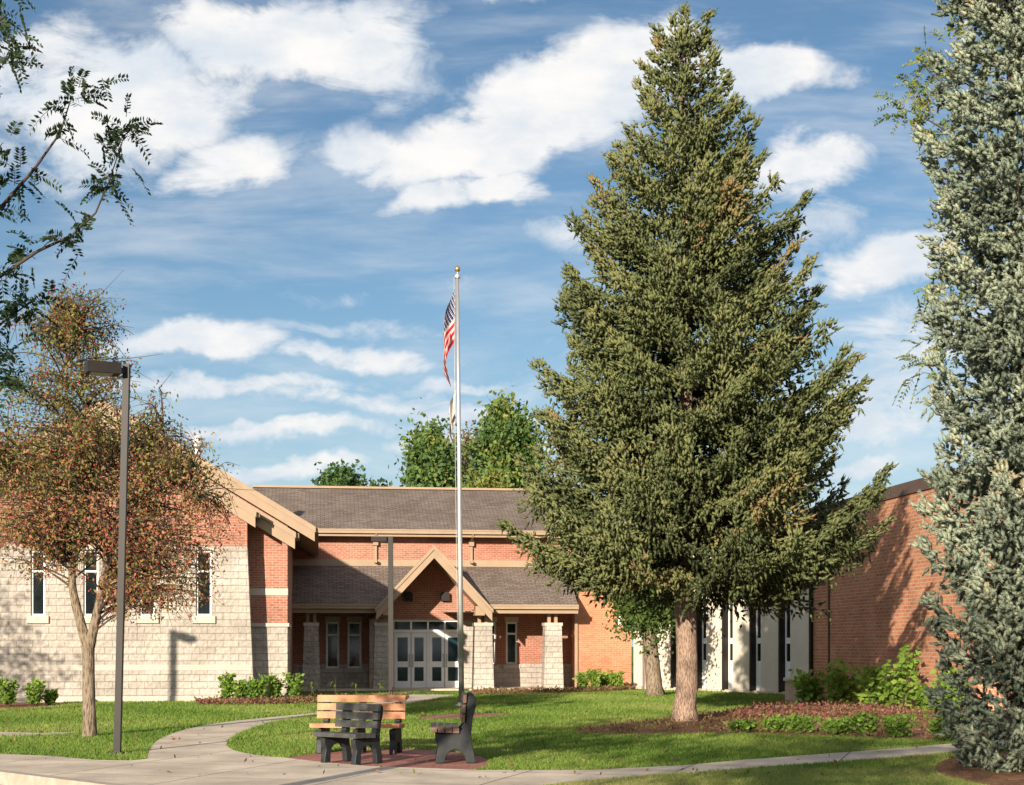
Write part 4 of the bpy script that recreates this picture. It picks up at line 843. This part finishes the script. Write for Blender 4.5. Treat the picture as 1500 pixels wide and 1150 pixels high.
far_tree(500, 692, 34, 88, 'low dark tree peeping over the roof ridge above the porch', M['far'], 35, 60, 75, .3, tint0=.22, cl_r=.8, bottom=740)
far_tree(556, 707, 12, 88, 'small dark treetop just showing over the roof ridge', M['far'], 36, 12, 50, .3, tint0=.2, cl_r=.6, bottom=740)
# leafy little tree behind the spruce trunk
x0, y0 = G(960, 1020); kk = y0 / F
e = blob_tree('leafy_tree', (x0, y0, 0), ((945 - 960) * kk, 0, (1020 - 875) * kk), (.85, .8, 1.5), .28, 60, 130, .16, 'bright leafy tree with a thick leaning trunk behind the spruce', M['mid'], 41, cl_r=.55, tint0=.55)

# honey locust: trunk outside the left edge, its branches reach into the picture
def locust(base, limbs, sprigs, label, seed, leaf_m, scale=1.0, tint0=.35):
    rng = np.random.default_rng(seed); e = empty('locust_tree', base, label, 'tree'); tr = MB()
    for L in limbs: tr.tube([(p[0] - base[0], p[1] - base[1], p[2]) for p in L], [p[3] for p in L], 9, wob=.05)
    tr.build('trunk', M['bark_dark'], e, smooth=True); P, D, L_, T_ = [], [], [], []; BR = MB()
    for (p, d, n) in sprigs:
        p = np.array(p) - np.array([base[0], base[1], 0]); d = norm(np.array(d, float))
        for k in range(n):                                              # compound leaves: a curved midrib with paired leaflets
            ax = norm(d * .5 + rng.normal(size=3) * .65 + np.array([0, 0, .12])); ll = scale * rng.uniform(.15, .26); sd = norm(np.cross(ax, rng.normal(size=3))); q0 = p + rng.normal(size=3) * .05 * scale; c0 = tint0 + rng.normal() * .13; pr = None
            mids = []
            for i in range(9):
                s = i / 8; q = q0 + ax * ll * s + np.array([0, 0, -.35 * ll * s * s]); mids.append(tuple(q))
                if i == 0: continue
                for sg in (-1, 1): P.append(q); D.append(ax * .55 + sd * sg + np.array([0, 0, -.15]) + rng.normal(size=3) * .12); L_.append(scale * .056 * (1.1 - .35 * s)); T_.append(c0 + rng.normal() * .06)
            BR.tube(mids[::4], [.003 * scale, .002 * scale, .001 * scale], 3, cap=False)
    BR.build('leaf_stalk', M['bark_dark'], e, recalc=False)
    L_ = np.array(L_); V, T, tn = scatter(*LEAF, np.array(P), np.array(D), L_, L_ * .46, np.clip(np.array(T_), .01, .99)); np_mesh('crown', V, T, leaf_m, e, tn); return e
DL = 11.0
def L3(px, py, dy=0, r=.02): a = at(px, py, DL + dy); return (*a, r)
bx, by = at(-330, 0, DL)[:2]
l1 = [L3(-300, 560, .3, .06), L3(-120, 400, .2, .03), L3(0, 305, 0, .013), L3(50, 248, -.1, .010), L3(88, 195, -.2, .007), L3(103, 148, -.25, .004)]
l2 = [L3(-300, 640, 0, .06), L3(-120, 470, -.1, .03), L3(0, 405, -.2, .013), L3(55, 368, -.3, .011), L3(105, 345, -.3, .009), L3(140, 312, -.3, .007), L3(160, 265, -.3, .005), L3(180, 205, -.3, .003)]
l3 = [L3(-300, 700, .3, .06), L3(-100, 540, .4, .03), L3(0, 475, .3, .011), L3(48, 440, .3, .004)]
l4 = [L3(-310, 350, -.2, .06), L3(-150, 130, -.2, .03), L3(-40, 60, -.3, .012), L3(12, 20, -.3, .005)]
l0 = [(bx, by, 0, .2), (bx, by, .4, .15), (bx + .05, by + .1, 2.2, .13), (*at(-320, 640, DL + .1)[:3], .11), (*at(-312, 400, DL)[:3], .09), (*at(-300, 50, DL)[:3], .05), (*at(-280, -250, DL)[:3], .02)]
spr = []
def sp_on(px, py, dx, dy, n, dd=0): spr.append((at(px, py, DL + dd), (dx, 0, dy), n))
for a in ((103, 145, -1, .6, 3, -.25), (103, 140, .2, 1, 3, -.25), (110, 145, 1, .4, 5, -.25), (130, 122, 1, .3, 4, -.25), (92, 192, .5, -.2, 3, -.2), (85, 195, .3, .2, 1, -.2), (30, 265, 0, .8, 3, 0), (22, 285, .8, -.2, 3, 0), (12, 225, -.2, .8, 4, 0), (5, 262, -.6, .2, 4, 0), (28, 250, .5, .5, 2, 0), (8, 300, .6, -.4, 3, 0),
          (180, 205, .3, 1, 4, -.3), (186, 190, .6, .6, 4, -.3), (175, 225, .8, -.1, 3, -.3), (176, 215, -1, .2, 4, -.3), (192, 175, .2, 1, 3, -.3), (158, 270, -1, .3, 4, -.3), (162, 265, .7, .2, 3, -.3), (165, 262, .5, -.5, 3, -.3), (150, 285, -.3, -.6, 2, -.3), (170, 240, .8, .3, 3, -.3),
          (105, 345, -.6, .5, 4, -.3), (110, 338, .4, .6, 3, -.3), (95, 350, -.2, .9, 3, -.3), (112, 340, .6, -.6, 2, -.3), (70, 360, -.5, .8, 2, -.3), (50, 370, -.3, .8, 4, -.2), (30, 390, .3, .6, 3, -.2), (12, 400, .6, -.4, 4, -.2),
          (48, 440, .5, .6, 4, .3), (40, 445, .7, -.3, 4, .3), (20, 460, 0, .8, 5, .3), (55, 430, .8, .3, 3, .3)): sp_on(*a)
rl = np.random.default_rng(77)
for k in range(30): sp_on(rl.uniform(-70, 20), rl.uniform(430, 570), rl.normal(), rl.normal(), 3, rl.uniform(-.4, .6))
for k in range(30): sp_on(rl.uniform(-70, 30), rl.uniform(-40, 88), rl.normal(), -.5, 3, rl.uniform(-.4, .4))
for k in range(260):                                                     # the rest of its crown, left of the picture
    px = rl.uniform(-720, -40); py = rl.uniform(-350, 560); sp_on(px, py, rl.normal(), rl.normal(), 3, rl.uniform(-1.8, 1.8))
for k in range(430): yq = rl.uniform(8.2, 12.2); spr.append(((rl.uniform(-7.2, -.385 * yq), yq, rl.uniform(4.0, 6.3)), (rl.normal(), rl.normal(), 0), 5))
locust((bx, by, 0), [l0, l1, l2, l3, l4], spr, 'feathery-leaved tree whose thin branches reach in from the left edge', 51, M['locust'])
# second locust behind the blue spruce: yellowing sprays show past its edge
DL = 23.5; bx, by = at(1500, 0, DL)[:2]; spr = []
l0 = [(bx, by, 0, .16), (bx, by, 3, .12), (*at(1490, 400, DL), .09), (*at(1480, 100, DL), .06), (*at(1470, -100, DL), .02)]
ls = [[L3(1485, 250, 0, .04), L3(1420, 150, -.2, .02), L3(1365, 110, -.3, .008), L3(1345, 85, -.3, .004)], [L3(1488, 330, 0, .04), L3(1400, 200, -.2, .02), L3(1350, 170, -.2, .008), L3(1320, 158, -.2, .004)], [L3(1488, 620, 0, .04), L3(1420, 560, 0, .015), L3(1350, 545, 0, .004)], [L3(1486, 500, 0, .04), L3(1420, 450, 0, .015), L3(1370, 430, 0, .004)]]
for px0, py0, n in ((1365, 95, 9), (1380, 60, 5), (1345, 125, 6), (1330, 150, 7), (1350, 165, 9), (1372, 150, 10), (1340, 100, 5), (1365, 190, 8), (1318, 160, 4), (1345, 185, 6), (1352, 520, 7), (1372, 545, 9), (1360, 555, 7), (1380, 420, 8), (1368, 437, 6), (1372, 590, 7), (1385, 400, 6), (1390, 500, 8), (1395, 180, 10), (1400, 100, 10)):
    for k in range(max(2, int(n * .55))): sp_on(px0 + rl.normal() * 9, py0 + rl.normal() * 9, -1, -.3, 2, rl.uniform(-.5, .5))
for k in range(240): sp_on(rl.uniform(1395, 1640), rl.uniform(-80, 640), rl.normal(), rl.normal(), 3, rl.uniform(-1.5, 1.5))
locust((bx, by, 0), [l0] + ls, spr, 'yellowing feathery tree standing behind the blue spruce', 52, M['far'], 1.6, .82)
# trees outside the picture whose shade falls into it
blob_tree('shade_tree', (-21.5, 30.5, 0), (0, 0, 5.2), (2.6, 2.6, 2.4), .2, 60, 60, .16, 'leafy tree left of the photograph that shades the stone wall', M['mid'], 61, cl_r=.9)
blob_tree('shade_tree', (-5.2, -3.5, 0), (0, 0, 7.6), (3.4, 3.0, 2.2), .22, 95, 60, .15, 'leafy tree behind the viewer that shades the pavement', M['mid'], 62, cl_r=1.0)
blob_tree('shade_tree', (1.5, -4.5, 0), (0, 0, 7.4), (4.0, 2.6, 2.0), .22, 85, 55, .15, 'leafy tree behind the viewer that shades the right-hand lawn', M['mid'], 63, cl_r=1.0)

# ------------------------------------------------------------------ shrubs and beds
def shrub(name, px, py, h, rad, leaf, leaf_m, label, seed, group, n=260, cat='shrub', tint0=.5, upr=.2, lw=.6, stems=7):
    rng = np.random.default_rng(seed); x_, y_ = G(px, py); e = empty(name, (x_, y_, .01), label, cat, group); st = MB(); P, D, L, T_ = [], [], [], []
    for s in range(stems):
        a = rng.random() * 6.283; r = rad * math.sqrt(rng.random()) * .9; hh = h * rng.uniform(.65, 1.0); tip = np.array([r * math.cos(a), r * math.sin(a), hh]); b = np.array([r * .35 * math.cos(a), r * .35 * math.sin(a), 0]); m_ = (b + tip) / 2 + np.array([0, 0, .1 * hh])
        st.tube([tuple(b), tuple(m_), tuple(tip)], [.010, .008, .004], 5, cap=False); c0 = tint0 + rng.normal() * .1
        for k in range(n // stems):
            q = rng.uniform(.12, 1.02); p = b + (tip - b) * q + rng.normal(size=3) * np.array([1, 1, .4]) * rad * .16; o = norm(rng.normal(size=3) * np.array([1, 1, .25])); P.append(p); D.append(o + np.array([0, 0, upr + rng.normal() * .3])); L.append(leaf * rng.uniform(.6, 1.25)); T_.append(c0 + .2 * (q - .5) + rng.normal() * .12)
    st.build('stem', M['bark_dark'], e, recalc=False); L = np.array(L); V, T, tn = scatter(*LEAF, np.array(P), np.array(D), L, L * lw, np.clip(np.array(T_), .01, .99)); np_mesh('foliage', V, T, leaf_m, e, tn); return e
g1 = 'leafy upright shrubs by the stone hall'
for i, (px, py, h, r, lb) in enumerate(((331, 1030, .85, .26, 'upright leafy shrub, leftmost of the row by the pier of the stone hall'), (350, 1030, .62, .25, 'low leafy shrub second from the left in the row by the pier'), (376, 1030, .82, .30, 'dense leafy shrub in the middle of the row by the pier'), (405, 1029, .80, .28, 'leafy shrub second from the right in the row by the pier'), (430, 1028, .82, .28, 'leafy shrub nearest the porch, rightmost of the row by the pier'))):
    shrub('leafy_shrub', px, py, h, r, .13, M['bright'], lb, 100 + i, g1, 560, tint0=.42, upr=.5)
for i, (px, py, h, r, lb) in enumerate(((-12, 1036, .8, .35, 'leafy shrub cut by the left edge below the first hall window'), (14, 1036, .85, .32, 'leafy shrub below the first hall window'), (50, 1035, .7, .28, 'leafy shrub right of the first hall window'), (73, 1034, .4, .18, 'smallest leafy shrub by the plinth near the berried tree'))):
    shrub('leafy_shrub', px, py, h, r, .13, M['bright'], lb, 110 + i, g1, 480, tint0=.42, upr=.5)
for i, (px, py, h, r, lb) in enumerate(((855, 1012, .72, .30, 'yellow-green shrub by the downspout at the orange brick block'), (872, 1012, .80, .30, 'yellow-green shrub second from the downspout at the orange brick block'), (888, 1011, .78, .30, 'yellow-green shrub third from the downspout at the orange brick block'), (903, 1011, .82, .28, 'yellow-green shrub nearest the corner of the orange brick block'))):
    shrub('leafy_shrub', px, py, h, r, .14, M['bright'], lb, 120 + i, 'shrubs by the orange brick block', 460, tint0=.55, upr=.4)
for i, (px, py, h, r, lb) in enumerate(((1183, 1035, 1.1, .52, 'broad-leaved shrub beside the grey utility box'), (1238, 1037, 1.4, .58, 'tall shaded broad-leaved shrub second from the grey utility box'), (1312, 1041, 1.7, .66, 'tallest broad-leaved shrub in front of the sunlit brick wall'), (1275, 1039, 1.25, .5, 'broad-leaved shrub just left of the tallest one by the brick wall'), (1352, 1042, .7, .30, 'low broad-leaved shrub between the tallest one and the blue spruce'), (1390, 1045, 1.2, .42, 'broad-leaved shrub half hidden by the blue spruce'))):
    shrub('broad_leaved_shrub', px, py, h, r, .20, M['bright'], lb, 130 + i, 'broad-leaved shrubs along the brick wall', 420, tint0=.5, upr=-.35, lw=.75, stems=10)
for i, (px, py, h, lb) in enumerate(((1092, 1074, .26, 'low green mound at the left end of the bed edge'), (1135, 1073, .27, 'low green mound second along the bed edge'), (1178, 1075, .30, 'low green mound third along the bed edge'), (1228, 1077, .36, 'low green mound in front of the middle broad-leaved shrub'), (1270, 1079, .36, 'low green mound in front of the tallest broad-leaved shrub'), (1318, 1082, .40, 'larger low green mound near the right end of the bed edge'), (1382, 1088, .38, 'low green mound beside the foot of the blue spruce'))):
    shrub('low_shrub', px, py, h * rl.uniform(.8, 1.35), .31, .10, M['bright'], lb, 140 + i, 'low green mounds along the bed edge', 560, tint0=.30, upr=.5, stems=16)
def stalk(px, py, h, label, seed):
    rng = np.random.default_rng(seed); x_, y_ = G(px, py); e = empty('grassy_plant', (x_, y_, .01), label, 'plant', 'grassy plants in the porch bed'); m_ = MB(); m_.tube([(0, 0, 0), (.01, 0, h * .5), (0, .01, h * .9)], [.012, .01, .004], 6); m_.build('stem', M['bark_dark'], e); V, T, tn = [], [], []
    for k in range(9):
        a = rng.random() * 6.283; z0 = h * rng.uniform(.25, .9); l = h * rng.uniform(.4, .6); d = np.array([math.cos(a), math.sin(a), 0]); s = np.array([-d[1], d[0], 0]) * .022; i0 = len(V)
        for q in range(5):
            f = q / 4; c = d * l * f * .8 + np.array([0, 0, z0 + l * (.8 * f - 1.0 * f * f)]); wd = 1 - f * .9; V += [c - s * wd, c + s * wd]; tn += [.7, .7]
        for q in range(4): a_ = i0 + 2 * q; T += [(a_, a_ + 1, a_ + 2), (a_ + 1, a_ + 3, a_ + 2)]
    np_mesh('leaf_blades', np.array(V), np.array(T), M['bright'], e, np.array(tn))
for i, (px, py, h, lb) in enumerate(((456, 1024, .62, 'short grassy plant by the shaded left pillar'), (491, 1023, .85, 'tallest grassy plant, below the two shaded porch windows'), (521, 1022, .5, 'small grassy plant left of the dark lamp post'), (556, 1021, .6, 'grassy plant at the foot of the sunlit pillar'))): stalk(px, py, h, lb, 150 + i)
def cover(name, polys, n, leaf, leaf_m, label, h, seed, lw=.5):
    rng = np.random.default_rng(seed); P = []
    for poly in polys:
        a = np.array(poly); lo, hi = a.min(0), a.max(0); q = lo + (hi - lo) * rng.random((n, 2)); q = q[inside(q, poly)]; hh = h * (.35 + .65 * (np.sin(q[:, 0] * 5.1) * np.cos(q[:, 1] * 3.3) * .5 + .5)); P.append(np.column_stack([q, .02 + hh * rng.random(len(q))]))
    P = np.concatenate(P); L = leaf * rng.uniform(.6, 1.3, len(P)); V, T, tn = scatter(*LEAF, P, rng.normal(size=P.shape) + np.array([0, 0, .6]), L, L * lw, np.clip(rng.normal(size=len(P)) * .25 + .5, .01, .99))
    tag(np_mesh(name, V, T, leaf_m, None, tn), label, 'ground cover', kind='stuff')
cover('red_ground_cover', [[G(*p) for p in [(1060, 1052), (1100, 1042), (1180, 1036), (1290, 1040), (1350, 1046), (1345, 1056), (1240, 1057), (1120, 1059)]]], 3400, .10, M['red_cover'], 'dark red low foliage in the bed by the brick wall', .22, 71)
cover('red_ground_cover', [[G(*p) for p in [(288, 1030), (455, 1027.5), (455, 1031), (360, 1034), (290, 1033.5)]]], 5000, .09, M['red_cover'], 'dark red low foliage at the foot of the shrubs by the pier', .14, 72)
cover('leaf_litter', [[(a, b) for a, b in BED_R]], 9000, .09, M['litter'], 'brown leaf litter and weeds scattered under the tall spruce', .07, 73)
cover('low_plants', [[(a, b) for a, b in BED_P], [(a, b) for a, b in BED_L]], 7000, .10, M['litter'], 'low weedy plants along the porch edge', .16, 74)

cover('fallen_leaves', [[G(*p) for p in [(0, 1040), (300, 1034), (1100, 1030), (1480, 1090), (1480, 1146), (860, 1146), (300, 1140), (0, 1110)]]], 900, .07, M['litter'], 'few fallen leaves scattered over lawn and paths', .02, 75, .6)
for i in range(9):                                                       # trees across the road behind the viewer, seen only as reflections in the windows
    xx = -62 + i * 15.5; blob_tree('street_tree', (xx, -58 - 6 * (i % 3), 0), (0, 0, 6.2), (7.5, 4, 5.2), .4, 60, 60, .7, 'leafy tree behind the viewer across the road in a long row', M['far'], 200 + i, 'trees across the road behind the viewer', 2.6, tint0=.4)
